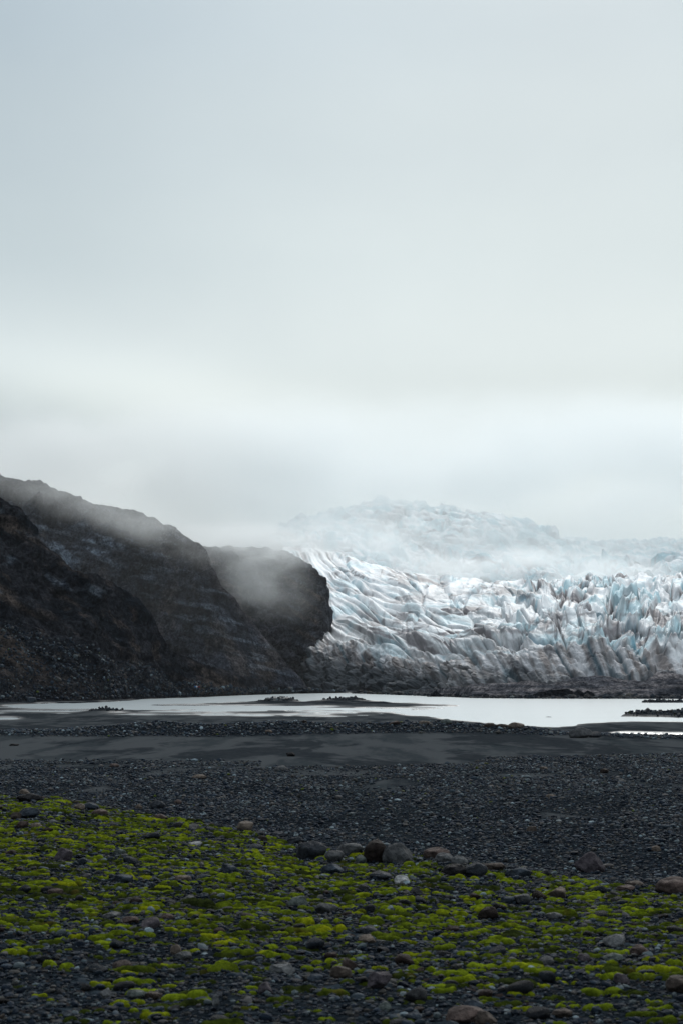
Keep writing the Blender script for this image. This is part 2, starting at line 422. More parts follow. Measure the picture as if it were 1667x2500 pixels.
# ================================================================== HILLS
def m_rock():
    m, t, b = new_mat('dark_hill_rock'); P = t.pos(); c = t.attr('tint').outputs['Color']
    n = t.noise(P, .22, 8, .72); n_ = t.noise(P, .9, 4, .7)
    c2 = t.mix(1.0, c, t.mix(t.rng(n, .34, .7), (.28, .31, .36), (2.0, 1.92, 1.85)), 'MULTIPLY')
    c2 = t.mix(1.0, c2, t.mix(t.rng(n_, .3, .7), (.4, .4, .42), (1.8, 1.78, 1.75)), 'MULTIPLY')
    t.put(b.inputs['Base Color'], c2); b.inputs['Roughness'].default_value = .9; b.inputs['Specular IOR Level'].default_value = 0
    t.put(b.inputs['Normal'], t.bump(n_, 1.0, .8, t.bump(n, 3.5, .9)))
    MAT['rock'] = m
m_rock()

def hill(name, crest, foot, k_, pxr, nc, nr, shape, colour, prof=1.1, back=.45, zfoot=-.6, seed=0, dmin=None):
    """a ridge: foot line on the ground, crest at the measured skyline, back side falling away"""
    u0, _ = ray(pxr[0], HZ); u1, _ = ray(pxr[1], HZ)
    us = np.linspace(u0, u1, nc)
    s = slope_of(crest, us); d0 = np.interp(us, ray(np.array([f[0] for f in foot]), HZ)[0], [f[1] for f in foot])
    zc = (CAMZ + s * d0) / (1 - s / k_); zc = np.maximum(zc, .2); d1 = d0 + zc / k_
    zc = CAMZ + s * d1
    vs = np.concatenate([np.linspace(0, 1, nr), 1 + (np.linspace(0, 1, nr // 5) ** 1.3)[1:]])
    Uu, Vv = np.meshgrid(us, vs); D0, D1, ZC = (np.broadcast_to(a, Uu.shape) for a in (d0, d1, zc))
    D = D0 + (D1 - D0) * np.minimum(Vv, 1) + np.maximum(Vv - 1, 0) * (ZC / back + 8)
    tz = np.clip(Vv, 0, 1) ** prof
    Z = zfoot + (ZC - zfoot) * tz
    Z = np.where(Vv > 1, ZC - (ZC - zfoot) * np.clip(Vv - 1, 0, 1) ** 1.5, Z)
    P = np.stack([Uu * D, D, Z], 2); N = grid_normals(P)
    N = np.where(N[..., 2:3] < 0, -N, N)
    h, extra = shape(P, Vv, Uu)
    P = P + N * h[..., None]
    N2 = grid_normals(P); N2 = np.where(N2[..., 2:3] < 0, -N2, N2)
    C = colour(P, Vv, Uu, h, extra, N2)
    o = mesh_np(name, P.reshape(-1, 3), grid_faces(*Uu.shape), MAT['rock'], True, C.reshape(-1, 3))
    return tag(o, kind='structure')

BL, BR, BLU, SCR = np.array((.013, .017, .023), np.float32), np.array((.074, .060, .052), np.float32), np.array((.10, .125, .155), np.float32), np.array((.021, .023, .028), np.float32)

def terr(x):
    f = x - np.floor(x); return sm(f, 0, .22) - f
def shape_near(P, V, U):
    X, Y, Z = P[..., 0], P[..., 1], P[..., 2]
    # strata dipping to the right: axis along the slope direction of the skyline
    a = X * .83 - Z * .56; c = X * .56 + Z * .83
    env = sm(V, .02, .2) * (1 - .75 * sm(V, .9, 1.0)) * (V <= 1.2)
    st = fbm2(a / 70, (c + 6 * pn2(a / 60, c / 30, 9)) / 13, 5, 2)
    gul = ridged3(X / 45, Y / 45, Z / 45, 4, 5)
    rk = fbm3(X / 7, Y / 7, Z / 7, 4, 8)
    crag = sm(V, .72, .92) * sm(-U, .10, .16)
    tm = sm(fbm3(X / 28, Y / 28, Z / 28, 3, 6), -.1, .25)
    return (8 * st + 3.0 * tm * terr(c / 6.5 + .9 * fbm2(a / 22, c / 12, 4, 7)) * sm(V, .3, .5) + 8 * (gul - .6) + rk * (2.8 + 3.5 * crag)) * env + .35 * fbm3(X / 1.8, Y / 1.8, Z / 1.8, 3, 4), (st, gul, rk)
def col_near(P, V, U, h, ex, N):
    X, Y, Z = P[..., 0], P[..., 1], P[..., 2]; st, gul, rk = ex; px = px_of(U)
    a = X * .83 - Z * .56; c = X * .56 + Z * .83
    C = mixc(BL * .8, SCR, sm(fbm3(X / 30, Y / 30, Z / 30, 4, 21), -.25, .3))
    band = fbm2(a / 60, c / 7, 5, 23)
    C = mixc(C, BR * 1.05, sm(band, .12, .42) * .75)
    C = mixc(C, BR * .8, sm(fbm3(X / 12, Y / 12, Z / 12, 5, 29), .16, .4) * .5)
    blu = sm(fbm2(a / 25, c / 9, 5, 25), .30, .48) * sm(V, .18, .4)
    C = mixc(C, BLU, blu * .7)
    spk = sm(pn3(X / 1.1, Y / 1.1, Z / 1.1, 27), .45, .7) * sm(.5 - V, -.1, .3)
    C = mixc(C, np.array((.10, .095, .09)), spk * .5)
    talus = sm(V, .25, .05)
    return mixc(C, SCR * .9, talus * .45)
near = hill('near_hill', [(-900, 1000), (-300, 1130), (-60, 1190), (0, 1206), (27, 1227), (44, 1234), (53, 1240), (62, 1262), (69, 1270), (88, 1297), (101, 1320), (130, 1345), (160, 1366), (181, 1390), (210, 1397),
            (234, 1402), (262, 1415), (287, 1430), (315, 1448), (340, 1462), (358, 1480), (372, 1499), (384, 1522), (394, 1541), (410, 1568), (426, 1587), (463, 1604), (490, 1618), (520, 1628), (553, 1642), (600, 1655), (660, 1671), (720, 1683), (790, 1692), (850, 1696)],
            [(-900, 480), (-300, 520), (0, 560), (213, 600), (372, 670), (480, 716), (628, 830), (750, 900), (860, 930)], .62, (-900, 850), 1150, 420, shape_near, col_near, 1.05)

def shape_mid(P, V, U):
    X, Y, Z = P[..., 0], P[..., 1], P[..., 2]; px = px_of(U)
    env = sm(V, .0, .15) * (1 - .7 * sm(V, .88, 1.0)) * (V <= 1.2)
    dip = Z + .25 * X
    st = fbm2((X) / 60, (dip + 5 * pn2(X / 50, Z / 30, 9)) / 9, 5, 42)
    but = ridged3(X / 55 + 3, Y / 120, Z / 150, 3, 45)
    rk = fbm3(X / 9, Y / 9, Z / 9, 5, 48)
    tm = sm(fbm3(X / 40, Y / 40, Z / 40, 3, 46), -.25, .15)
    return (9 * st + 4.6 * tm * terr(dip / 8.5 + .9 * fbm2(X / 25, dip / 14, 4, 47)) + 20 * (but - .6) + 12 * rk) * env * (1 - .75 * sm(px, 490, 560)) + .4 * fbm3(X / 2, Y / 2, Z / 2, 3, 4), (st, but, rk)
def col_mid(P, V, U, h, ex, N):
    X, Y, Z = P[..., 0], P[..., 1], P[..., 2]; st, but, rk = ex; px = px_of(U)
    C = mixc(BL * .9, np.array((.036, .042, .055)), sm(fbm3(X / 25, Y / 25, Z / 25, 4, 61), -.3, .3))
    dip = Z + .25 * X
    C = mixc(C, BLU * .9, sm(fbm2(X / 26, dip / 4, 5, 62), .10, .36) * .7)
    br = sm(fbm3(X / 20, Y / 40, Z / 40, 5, 63), .05, .4)
    C = mixc(C, BR * 1.15, br * .42)
    top = sm(V, .8, 1.0); C = mixc(C, np.array((.062, .052, .052)), top * .4)
    # bare bluish outcrop along the gully behind the near hill
    gl = np.exp(-((px - 190) / 130) ** 2) * sm(V, .5, .66) * sm(.9 - V, 0, .2)
    C = mixc(C, BLU * 1.5, sm(fbm2(X / 18, dip / 5, 5, 66), .0, .28) * gl)
    C = C * 1.18
    return C
mid = hill('middle_hill', [(-900, 900), (-200, 1110), (-60, 1130), (0, 1148), (15, 1155), (30, 1163), (44, 1170), (75, 1186), (110, 1191), (150, 1203), (180, 1210), (200, 1224), (245, 1233), (300, 1246), (322, 1248), (345, 1251), (362, 1262), (400, 1278), (430, 1290), (445, 1300), (462, 1304),
            (478, 1320), (492, 1323), (503, 1336), (512, 1352), (523, 1382), (543, 1430), (565, 1455), (600, 1500), (640, 1550), (680, 1595), (720, 1640), (760, 1690)],
            [(-900, 700), (0, 800), (400, 850), (760, 930)], .95, (-900, 765), 1000, 460, shape_mid, col_mid, .95)

def shape_far(P, V, U):
    X, Y, Z = P[..., 0], P[..., 1], P[..., 2]; px = px_of(U)
    env = sm(V, .0, .15) * (1 - .7 * sm(V, .85, 1.0)) * (V <= 1.2) * (1 - .3 * sm(px, 760, 806))
    a = X * .9 - Z * .42; c = X * .42 + Z * .9
    st = fbm2(a / 45, (c + 5 * pn2(a / 40, c / 30, 9)) / 8, 5, 82)
    rk = fbm3(X / 10, Y / 10, Z / 10, 5, 88)
    big = fbm3(X / 60, Y / 60, Z / 50, 2, 89)
    flute = np.abs(pn2((X + .15 * Z) / 2.2, Z / 60, 91)) * sm(px, 775, 795)
    tm = sm(fbm3(X / 40, Y / 40, Z / 40, 3, 86), -.2, .2)
    return (9 * st + 4.0 * (1.5 * tm + .4) * terr(c / 8 + .9 * fbm2(a / 25, c / 14, 4, 87)) + 10 * rk + 12 * big) * env + .3 * fbm3(X / 2, Y / 2, Z / 2, 3, 4) - 2.2 * flute, (st, rk, flute)
def col_far(P, V, U, h, ex, N):
    X, Y, Z = P[..., 0], P[..., 1], P[..., 2]; st, rk, fl = ex; px = px_of(U)
    a = X * .9 - Z * .42; c = X * .42 + Z * .9
    C = mixc(BL, np.array((.038, .040, .050)), sm(fbm3(X / 25, Y / 25, Z / 25, 4, 91), -.3, .3))
    C = mixc(C, BR * 1.25, sm(fbm2(a / 40, c / 8, 5, 92), .0, .42) * .65 * sm(V, .15, .4))
    C = mixc(C, BLU * .7, sm(fbm2(a / 20, c / 5, 5, 93), .22, .5) * .5)
    rw = HZ + F * (CAMZ - Z) / Y
    e = sm(px, 776, 788) * sm(rw, 1418, 1440)
    strk = fbm2((X + .12 * Z) / 1.6, Z / 45, 4, 95)
    C = C * 1.18
    C = mixc(C, mixc(np.array((.035, .04, .05)), np.array((.10, .11, .125)), sm(strk, -.3, .5)), e * .9)
    return C
farh = hill('far_hill', [(420, 1325), (496, 1330), (540, 1334), (600, 1334), (650, 1338), (700, 1346), (740, 1364), (765, 1386), (783, 1403), (797, 1418), (803, 1436), (806, 1470), (808, 1540), (810, 1600), (812, 1690)],
            [(420, 900), (700, 1010), (830, 1100)], 1.05, (420, 812), 720, 460, shape_far, col_far, .85, back=1.6)

# ================================================================== GLACIER
def m_ice():
    m, t, b = new_mat('glacier_ice'); P = t.pos(); c = t.attr('tint').outputs['Color']
    n = t.noise(P, .25, 6, .65, .4); n_ = t.noise(P, 1.1, 4, .7)
    c2 = t.mix(1.0, c, t.mix(t.rng(n, .35, .7), (.90, .90, .90), (1.05, 1.05, 1.05)), 'MULTIPLY')
    t.put(b.inputs['Base Color'], c2); b.inputs['Roughness'].default_value = .6; b.inputs['Specular IOR Level'].default_value = .3
    t.put(b.inputs['Normal'], t.bump(n_, .6, .5, t.bump(n, 2.0, .5)))
    MAT['ice'] = m
m_ice()
WHITE = np.array((.92, .93, .935), np.float32); BLUE = np.array((.48, .71, .77), np.float32); DEEP = np.array((.12, .32, .42), np.float32)
DIRT = np.array((.115, .105, .112), np.float32); MUD = np.array((.24, .21, .20), np.float32); DARK = np.array((.035, .042, .05), np.float32)

# rows of control lines: (px, row) polylines with the distance at the same px
CP = np.array([560, 700, 760, 800, 850, 900, 1000, 1100, 1200, 1300, 1400, 1500, 1600, 1700, 2000, 2700], float)
LINES = [  # label, photo rows at CP, distances at CP
    ('foot', [1697, 1695, 1694, 1694, 1694, 1695, 1697, 1698, 1700, 1702, 1702, 1702, 1702, 1702, 1702, 1702],
             [1080, 1030, 1010, 1000, 985, 965, 900, 840, 790, 765, 752, 745, 742, 740, 735, 725]),
    ('rim',  [1690, 1650, 1588, 1585, 1592, 1606, 1622, 1618, 1606, 1598, 1585, 1588, 1602, 1610, 1600, 1590],
             [1120, 1065, 1050, 1040, 1022, 1000, 935, 878, 830, 806, 796, 786, 780, 776, 770, 760]),
    ('mid1', [1600, 1560, 1535, 1540, 1545, 1550, 1560, 1555, 1545, 1535, 1525, 1530, 1540, 1545, 1535, 1530],
             [1200, 1160, 1140, 1130, 1110, 1085, 1030, 975, 930, 905, 890, 880, 872, 868, 860, 850]),
    ('mid2', [1500, 1460, 1450, 1460, 1468, 1478, 1490, 1492, 1488, 1482, 1478, 1478, 1480, 1480, 1470, 1460],
             [1340, 1300, 1280, 1270, 1255, 1235, 1190, 1140, 1105, 1085, 1070, 1060, 1050, 1045, 1040, 1030]),
    ('mid3', [1420, 1380, 1378, 1388, 1400, 1412, 1430, 1440, 1446, 1446, 1440, 1436, 1432, 1430, 1424, 1418],
             [1520, 1480, 1460, 1450, 1440, 1420, 1390, 1350, 1320, 1300, 1280, 1265, 1255, 1250, 1240, 1230]),
    ('edge', [1375, 1338, 1340, 1350, 1364, 1380, 1404, 1416, 1426, 1428, 1424, 1420, 1416, 1414, 1408, 1400],
             [1800, 1760, 1740, 1730, 1710, 1690, 1640, 1600, 1570, 1540, 1510, 1490, 1470, 1460, 1450, 1440]),
    ('dip',  [1370, 1345, 1350, 1362, 1378, 1396, 1418, 1428, 1434, 1434, 1430, 1426, 1422, 1420, 1414, 1406],
             [2050, 2050, 2050, 2050, 2050, 2050, 2050, 2050, 2000, 1950, 1900, 1880, 1860, 1850, 1850, 1850]),
    ('fall1', [1350, 1325, 1318, 1315, 1318, 1330, 1352, 1362, 1368, 1385, 1395, 1378, 1372, 1370, 1370, 1370],
             [2400, 2400, 2400, 2400, 2400, 2380, 2350, 2330, 2300, 2280, 2260, 2240, 2200, 2200, 2200, 2200]),
    ('crest', [1330, 1295, 1275, 1262, 1248, 1236, 1230, 1243, 1262, 1290, 1328, 1336, 1330, 1328, 1330, 1330],
             [3000] * 16),
]
def build_glacier(name, use, pxr, nc, nrs, seed):
    u0, _ = ray(pxr[0], HZ); u1, _ = ray(pxr[1], HZ); us = np.linspace(u0, u1, nc)
    rowsU = []
    for (_, rows, dd) in LINES[use[0]:use[1] + 1]:
        u, s = ray(CP, np.array(rows, float)); d = np.interp(us, u, dd)
        rowsU.append((d, CAMZ + np.interp(us, u, s) * d))
    Ds, Zs, Ks = [], [], []
    nseg = len(rowsU) - 1
    for i in range(nseg):
        n = nrs[i]; tt = np.linspace(0, 1, n, endpoint=(i == nseg - 1))
        for t_ in tt:
            # Catmull-like smoothing between the control lines
            a = rowsU[max(i - 1, 0)]; b = rowsU[i]; c = rowsU[i + 1]; e = rowsU[min(i + 2, nseg)]
            D = b[0] + (c[0] - b[0]) * t_
            m0 = (c[1] - a[1]) / np.maximum(c[0] - a[0], 1) * (c[0] - b[0]); m1 = (e[1] - b[1]) / np.maximum(e[0] - b[0], 1) * (c[0] - b[0])
            if i == 0: m0 = (c[1] - b[1]); m1 = (c[1] - b[1]) * .5
            t2, t3 = t_ * t_, t_ ** 3
            Z = (2 * t3 - 3 * t2 + 1) * b[1] + (t3 - 2 * t2 + t_) * m0 + (-2 * t3 + 3 * t2) * c[1] + (t3 - t2) * m1
            Ds.append(D); Zs.append(Z); Ks.append(np.full(nc, use[0] + i + t_))
    D = np.array(Ds); Z = np.array(Zs); K = np.array(Ks); U = np.broadcast_to(us, D.shape)
    P = np.stack([U * D, D, Z], 2); X = P[..., 0]; px = px_of(U)
    ds = np.sqrt(np.diff(D, axis=0) ** 2 + np.diff(Z, axis=0) ** 2); S = np.vstack([np.zeros((1, nc)), np.cumsum(ds, 0)])
    N = grid_normals(P); N = np.where(N[..., 2:3] < 0, -N, N)
    front = 1 - sm(K, .75, 1.35)
    SV = np.vstack([np.zeros((1, nc)), np.cumsum(ds * (.26 + .74 * front[1:]), 0)])
    right = sm(px + 90 * fbm2(X / 50, SV / 30, 3, 3), 1080, 1330)                       # serac field at the right
    fall = sm(K, 5.2, 6.5)
    right = np.maximum(right, fall)
    sc = 1 + .55 * fall                                                           # the far icefall has bigger blocks
    # flow lines: the left lobe sweeps down to the right, the middle flattens, the right rises again
    row0 = HZ + F * (CAMZ - Z) / D
    gx_ = np.array([0, 700, 760, 820, 900, 1000, 1100, 1250, 1400, 1667, 2700], float); gs = np.array([-1.9, -1.7, -1.3, -.8, -.5, -.28, -.05, .18, .22, .10, 0])
    gi = np.concatenate([[0], np.cumsum((gs[1:] + gs[:-1]) / 2 * np.diff(gx_) / 100)])
    vv = (1700 - row0) / 100 * 24 * (1 - fall) + SV * fall
    psi = vv - np.interp(px, gx_, gi) * 24 * (1 - .5 * fall)
    wpx = 7 * fbm2(X / 45, vv / 35, 3, seed + 1); wpy = 5 * fbm2(X / 45, vv / 30, 3, seed + 2)
    A = (px - 700) * .24 + .35 * vv + wpx; B = psi + wpy
    ca = cb = 0; AR = (px - 700) * .24 + wpx + .15 * vv
    A = A * (1 - right) + AR * right; 
    # smooth long folds (left) : long along B rotated
    F1, F2, rid, ht = worley(A / (15 * sc), B / (9 * sc), seed + 5, 1.2)
    crack = 1 - sm(F2 - F1, .0, .20)
    G1, G2, rid2, ht2 = worley(A / (6.0 * sc), B / (4.0 * sc), seed + 6, 1.2)
    crack2 = 1 - sm(G2 - G1, .0, .22)
    H1, H2, rid3, ht3 = worley(A / (34 * sc), B / (9 * sc), seed + 7, .9)
    crack3 = 1 - sm(H2 - H1, .0, .10)
    rg = 1 - np.abs(pn2(A / (16 * sc), B / (12 * sc), seed + 8)) * 2.2
    rg2 = 1 - np.abs(pn2(A / (6.5 * sc), B / (5 * sc), seed + 9)) * 2.0
    fold = np.abs(fbm2(B / 13, A / 85, 3, seed + 10))
    fold2 = np.abs(pn2(B / 4 + 3, A / 34, seed + 14))
    fine = fbm2(X / 3.0, SV / 2.0, 4, seed + 11) * (.45 + .55 * right)
    big = fbm2(X / 55, SV / 30, 3, seed + 12)
    peaks = 3.6 * ht + 5.0 * np.clip(rg, -1, 1) * (.6 + .4 * rid) + 2.2 * np.clip(rg2, -1, 1) + 1.2 * ht2 - 5.5 * crack - 1.4 * crack2
    smooth_ = 2.6 * ht3 + 14.0 * fold + 4.5 * fold2 + .35 * ht - 3.5 * crack3 - 1.2 * crack * .5 * sm(fbm2(X / 30, S / 30, 2, seed + 13), -.05, .2)
    am = .40 + .95 * sm(fbm2(X / 32, SV / 20, 3, seed + 15), -.25, .25)
    J1, J2, rid4, ht4 = worley(A / (24 * sc), B / (12 * sc), seed + 16, 1.1)
    crack4 = 1 - sm(J2 - J1, .0, .12)
    peaks = peaks * am + (7.5 * ht4 - 5.0 * crack4) * (1.2 - .5 * am)
    smooth_ = smooth_ + (2.6 * ht4 - 2.5 * crack4) * sm(px, 950, 1100)
    h = peaks * right + smooth_ * (1 - right) * (.5 + .5 * sm(px, 775, 880))
    # cliff at the front: deep vertical clefts
    cl = 1 - np.abs(fbm2((X + .25 * Z) / 16, Z / 70, 3, seed + 20)) * 4.5
    cl2 = 1 - np.abs(pn2((X + .3 * Z + 4 * pn2(X / 20, Z / 12, 4)) / 6.5, Z / 30, seed + 21)) * 4.0
    C1, C2, cr_, cht = worley((X + .35 * Z + 5 * pn2(X / 25, Z / 20, 8)) / 19, (SV + 4 * pn2(X / 12, SV / 12, 8)) / 17, seed + 22, 1.5)
    cliff = -6.0 * np.clip(cl, 0, 1) ** 1.5 - 2.2 * np.clip(cl2, 0, 1) ** 2 + 3.6 * cht + 6.5 * fbm2(X / 11, Z / 9, 6, seed + 24) - 2.2 * (1 - sm(C2 - C1, 0, .15))
    wl_ = sm(px, 1120, 880)
    lumps = 6.5 * fbm3(X / 11, D / 11, Z / 9, 5, seed + 25) + 3.2 * (ridged3(X / 15, D / 15, Z / 15, 4, seed + 26) - .6) * 2
    cliff = cliff * (.62 - .5 * wl_) + lumps * (.55 + .55 * wl_)
    h = h * (1 - front) + cliff * front + (1.7 * big * 3) * (1 - .7 * front) + .7 * fine
    h = h * sm(K, 0.0, .12) * (1 + .45 * fall)
    if use[0] < 5: h = h * (1 - .6 * sm(K, 4.4, 5.0))
    P = P + N * h[..., None]
    # ---------------- colour: ice, blue ice, dirt
    var = fbm2(X / 22, SV / 12, 4, seed + 30)
    C = mixc(WHITE, BLUE, sm(var + .25 * (rid - .5), -.10, .34) * (.50 + .25 * right))
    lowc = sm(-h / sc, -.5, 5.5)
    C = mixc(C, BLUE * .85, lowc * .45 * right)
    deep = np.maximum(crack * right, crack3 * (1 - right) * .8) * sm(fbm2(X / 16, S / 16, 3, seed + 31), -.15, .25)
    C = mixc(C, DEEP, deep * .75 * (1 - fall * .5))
    # dirt: dust lines that follow the folds and cracks, dark medial bands
    dl = sm(fbm2(A / 26 + 9, B / 3.2, 5, seed + 32), .08, .26)
    dl2 = sm(fbm2(A / 4.5, B / 9, 5, seed + 33), .16, .42)
    dz = sm(fbm2(X / 50, SV / 25, 3, seed + 34) + .30 * (1 - sm(K, 1.2, 2.6)), -.05, .35)
    dirt = np.clip((.75 * np.maximum(crack4 * sm(var, .1, -.1), crack * right * sm(var, .05, -.15)) + (dl + .8 * (1 - right) * sm(.09 - fold, 0, .06)) * .9 + dl2 * .6 * right) * (.40 + .60 * dz) + .55 * crack2 * dz, 0, 1) * (1 - front)
    rowp = HZ + F * (CAMZ - P[..., 2]) / P[..., 1]
    def spot(cx, cy, rx, ry, rot=0):
        dx = px + 18 * pn2(X / 14, S / 14, 5) - cx; dy = rowp + 7 * pn2(X / 9, S / 9, 6) - cy; c_, s_ = math.cos(rot), math.sin(rot)
        return np.exp(-((dx * c_ + dy * s_) / rx) ** 2 - ((-dx * s_ + dy * c_) / ry) ** 2)
    for sp_c in ((975, 1418, 42, 10, .45), (985, 1462, 30, 12, -.2), (985, 1510, 42, 14, -.35), (1230, 1540, 95, 9, .03), (1535, 1545, 85, 9, .1), (1330, 1520, 60, 8, -.1), (1250, 1447, 60, 10, .2), (1190, 1438, 40, 6, .3), (1000, 1540, 60, 5, -.25), (1120, 1490, 70, 5, -.3), (860, 1400, 60, 5, .3), (955, 1262, 55, 20, -.4), (1010, 1310, 60, 10, .5), (1090, 1385, 80, 18, 0), (1050, 1340, 50, 8, .4), (920, 1290, 40, 10, .2)):
        dirt = np.maximum(dirt, sm(spot(*sp_c) * (1 + .9 * fbm2(X / 4, S / 4, 3, seed + 36)), .3, .8) * .8)
    for bx0, bx1, by, bw in ((1120, 1420, 1543, 5), (1440, 1700, 1547, 6), (1100, 1340, 1449, 5), (1020, 1240, 1500, 4), (1300, 1700, 1500, 4), (1180, 1500, 1585, 5)):
        wob = 9 * fbm2(px / 70, px * 0 + by, 3, 9) + 4 * fbm2(X / 8, S / 14, 3, 12)
        bnd = np.exp(-((rowp - by - wob) / bw) ** 2) * sm(px, bx0, bx0 + 50) * sm(px, bx1, bx1 - 50) * (K < 5.2)
        dirt = np.maximum(dirt, bnd * (.55 + .6 * fbm2(X / 10, S / 10, 3, 14)) * 1.3)
    dirt = np.clip(dirt, 0, .95)
    tail = sm(K, 1.9 + .5 * sm(px, 1250, 1350), 1.15) * (1 - front); dirt = np.maximum(dirt, tail * sm(fbm2(X / 14, S / 12, 4, seed + 37), -.15, .30) * .55)
    C = mixc(C, BLUE * .8, fall * sm(var, -.3, .3) * .7)
    dc_ = mixc(DIRT, np.array((.30, .27, .28), np.float32), sm(fine, -.4, .4))
    C = mixc(C, dc_, dirt)
    # front face: mud-grey ice above, almost black rubble-covered ice below and at the left
    vs_ = fbm2((X + .2 * Z) / 3.2, Z / 26, 5, seed + 40); hs = fbm2(X / 40, Z / 2.6, 4, seed + 41)
    fc = mixc(MUD * 1.15, np.array((.62, .61, .62), np.float32), sm(vs_ + .5 * hs, -.30, .40))
    fc = mixc(fc, np.array((.09, .09, .10), np.float32), sm(fbm2(X / 12, Z / 9, 5, seed + 42), .08, .36) * .75)
    fc = mixc(fc, DEEP * .4, sm(np.clip(cl, 0, 1), .45, .95) * .7)
    kk = sm(K, 1.0, .25); wl = sm(px, 1150, 900)
    fc = mixc(fc, DARK * (1 + .8 * sm(fine, -.3, .5))[..., None], np.clip(sm(kk + .4 * fbm2(X / 14, Z / 10, 4, seed + 43), .55, 1.0) * .72 + wl * sm(kk + .35 * var, .15, .6) * .85, 0, 1))
    C = mixc(C, fc, sm(front + .55 * sm(px, 960, 800) * sm(K, 2.0, 1.2) + .7 * fbm2(X / 14, S / 12, 4, seed + 44), .35, .75))
    vl = 1 - np.abs(pn2((X + .25 * Z + 3 * pn2(X / 9, Z / 9, 2)) / 5.0, Z / 24, seed + 45)) * 6
    C = mixc(C, np.array((.05, .06, .07), np.float32), np.clip(vl, 0, 1) * sm(K, 2.0, 1.0) * sm(fbm2(X / 15, Z / 15, 3, seed + 46), -.2, .15) * .75)
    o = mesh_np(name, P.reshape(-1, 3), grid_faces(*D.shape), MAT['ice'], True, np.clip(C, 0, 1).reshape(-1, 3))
    return o
g1 = build_glacier('glacier_tongue', (0, 6), (690, 2300), 1150, [130, 110, 190, 190, 120, 40], 100)
tag(g1, kind='structure')
g2 = build_glacier('glacier_icefall', (6, 8), (560, 2300), 850, [170, 230], 300)
tag(g2, kind='structure')

# moraine in front of the ice
def shape_mor(P, V, U):
    X, Y, Z = P[..., 0], P[..., 1], P[..., 2]
    return (1.6 * fbm3(X / 16, Y / 16, Z / 16, 4, 5) * sm(V, 0, .2) + .35 * fbm3(X / 2, Y / 2, Z / 2, 3, 4)) * (V <= 1.2), 0
def col_mor(P, V, U, h, ex, N):
    X, Y, Z = P[..., 0], P[..., 1], P[..., 2]; px = px_of(U)
    C = mixc(np.array((.062, .066, .078)), np.array((.17, .16, .165)), sm(fbm2(X / 30, Z / 1.4, 5, 7) + .1, -.2, .4))
    C = mixc(C, np.array((.05, .055, .065)), sm(fbm3(X / 8, Y / 8, Z / 8, 4, 8), .05, .4) * .7)
    dk = sm(px, 1590, 1650) * sm(V, .8, .3)
    C = mixc(C, BL * 1.1, np.clip(np.maximum(sm(V + .25 * pn2(X / 4, Z, 3), .30, .12), dk), 0, 1))
    return C
mor = hill('moraine', [(860, 1698), (950, 1693), (1040, 1686), (1100, 1678), (1160, 1672), (1230, 1668), (1300, 1664), (1345, 1671), (1400, 1656), (1470, 1651), (1530, 1661), (1570, 1663), (1600, 1650), (1622, 1642), (1645, 1648), (1680, 1657), (1800, 1650), (2000, 1655), (2300, 1660)],
           [(860, 905), (1000, 800), (1150, 702), (1300, 680), (2300, 672)], .30, (860, 2300), 900, 90, shape_mor, col_mor, .9, back=.5)
def shape_spk(P, V, U):
    X, Y, Z = P[..., 0], P[..., 1], P[..., 2]
    return .35 * fbm3(X / 1.2, Y / 1.2, Z / 1.2, 4, 5) * (V <= 1.2), 0
def col_spk(P, V, U, h, ex, N): return np.broadcast_to(BL * .55, P.shape).copy()
for crest_, fd in (([(1290, 1699), (1300, 1696), (1312, 1690), (1330, 1688), (1345, 1683.5), (1352, 1685), (1372, 1682.5), (1385, 1681), (1394, 1687), (1400, 1690), (1409, 1683), (1417, 1687), (1424, 1690), (1434, 1684.5), (1446, 1691), (1453, 1699)], 676),
                   ([(1040, 1700), (1052, 1697), (1060, 1686), (1065, 1685), (1070, 1692), (1080, 1699)], 735),
                   ([(870, 1694), (882, 1690), (905, 1687), (925, 1692), (935, 1694)], 880)):
    hill('gravel_mound', crest_, [(crest_[0][0], fd), (crest_[-1][0], fd)], .7, (crest_[0][0], crest_[-1][0]), 140, 24, shape_spk, col_spk, 1.0, back=.8)

# ================================================================== STONES
def ico(sub):
    import bmesh
    bm = bmesh.new(); bmesh.ops.create_icosphere(bm, subdivisions=sub, radius=1.0)
    V = np.array([v.co[:] for v in bm.verts], np.float32); Fc = np.array([[v.index for v in f.verts] for f in bm.faces], np.int32); bm.free()
    return V, Fc
ICO1, ICO2, ICO4 = ico(1), ico(2), ico(4)
def stone_shape(base, seed, angular=.5, rough=.06, cuts=9):
    V, Fc = base; rs = np.random.RandomState(seed); V = V.copy()
    V *= 1 + .28 * pn3(V[:, 0] * .9 + seed, V[:, 1] * .9, V[:, 2] * .9, 3)[:, None]
    for _ in range(cuts):
        n = rs.normal(size=3); n /= np.linalg.norm(n); h = 1 - angular * rs.uniform(.25, .62)
        d = V @ n - h; V -= np.where(d > 0, d * .93, 0)[:, None] * n
    V *= 1 + rough * fbm3(V[:, 0] * 3 + seed, V[:, 1] * 3, V[:, 2] * 3, 3, 9)[:, None]
    return V.astype(np.float32), Fc

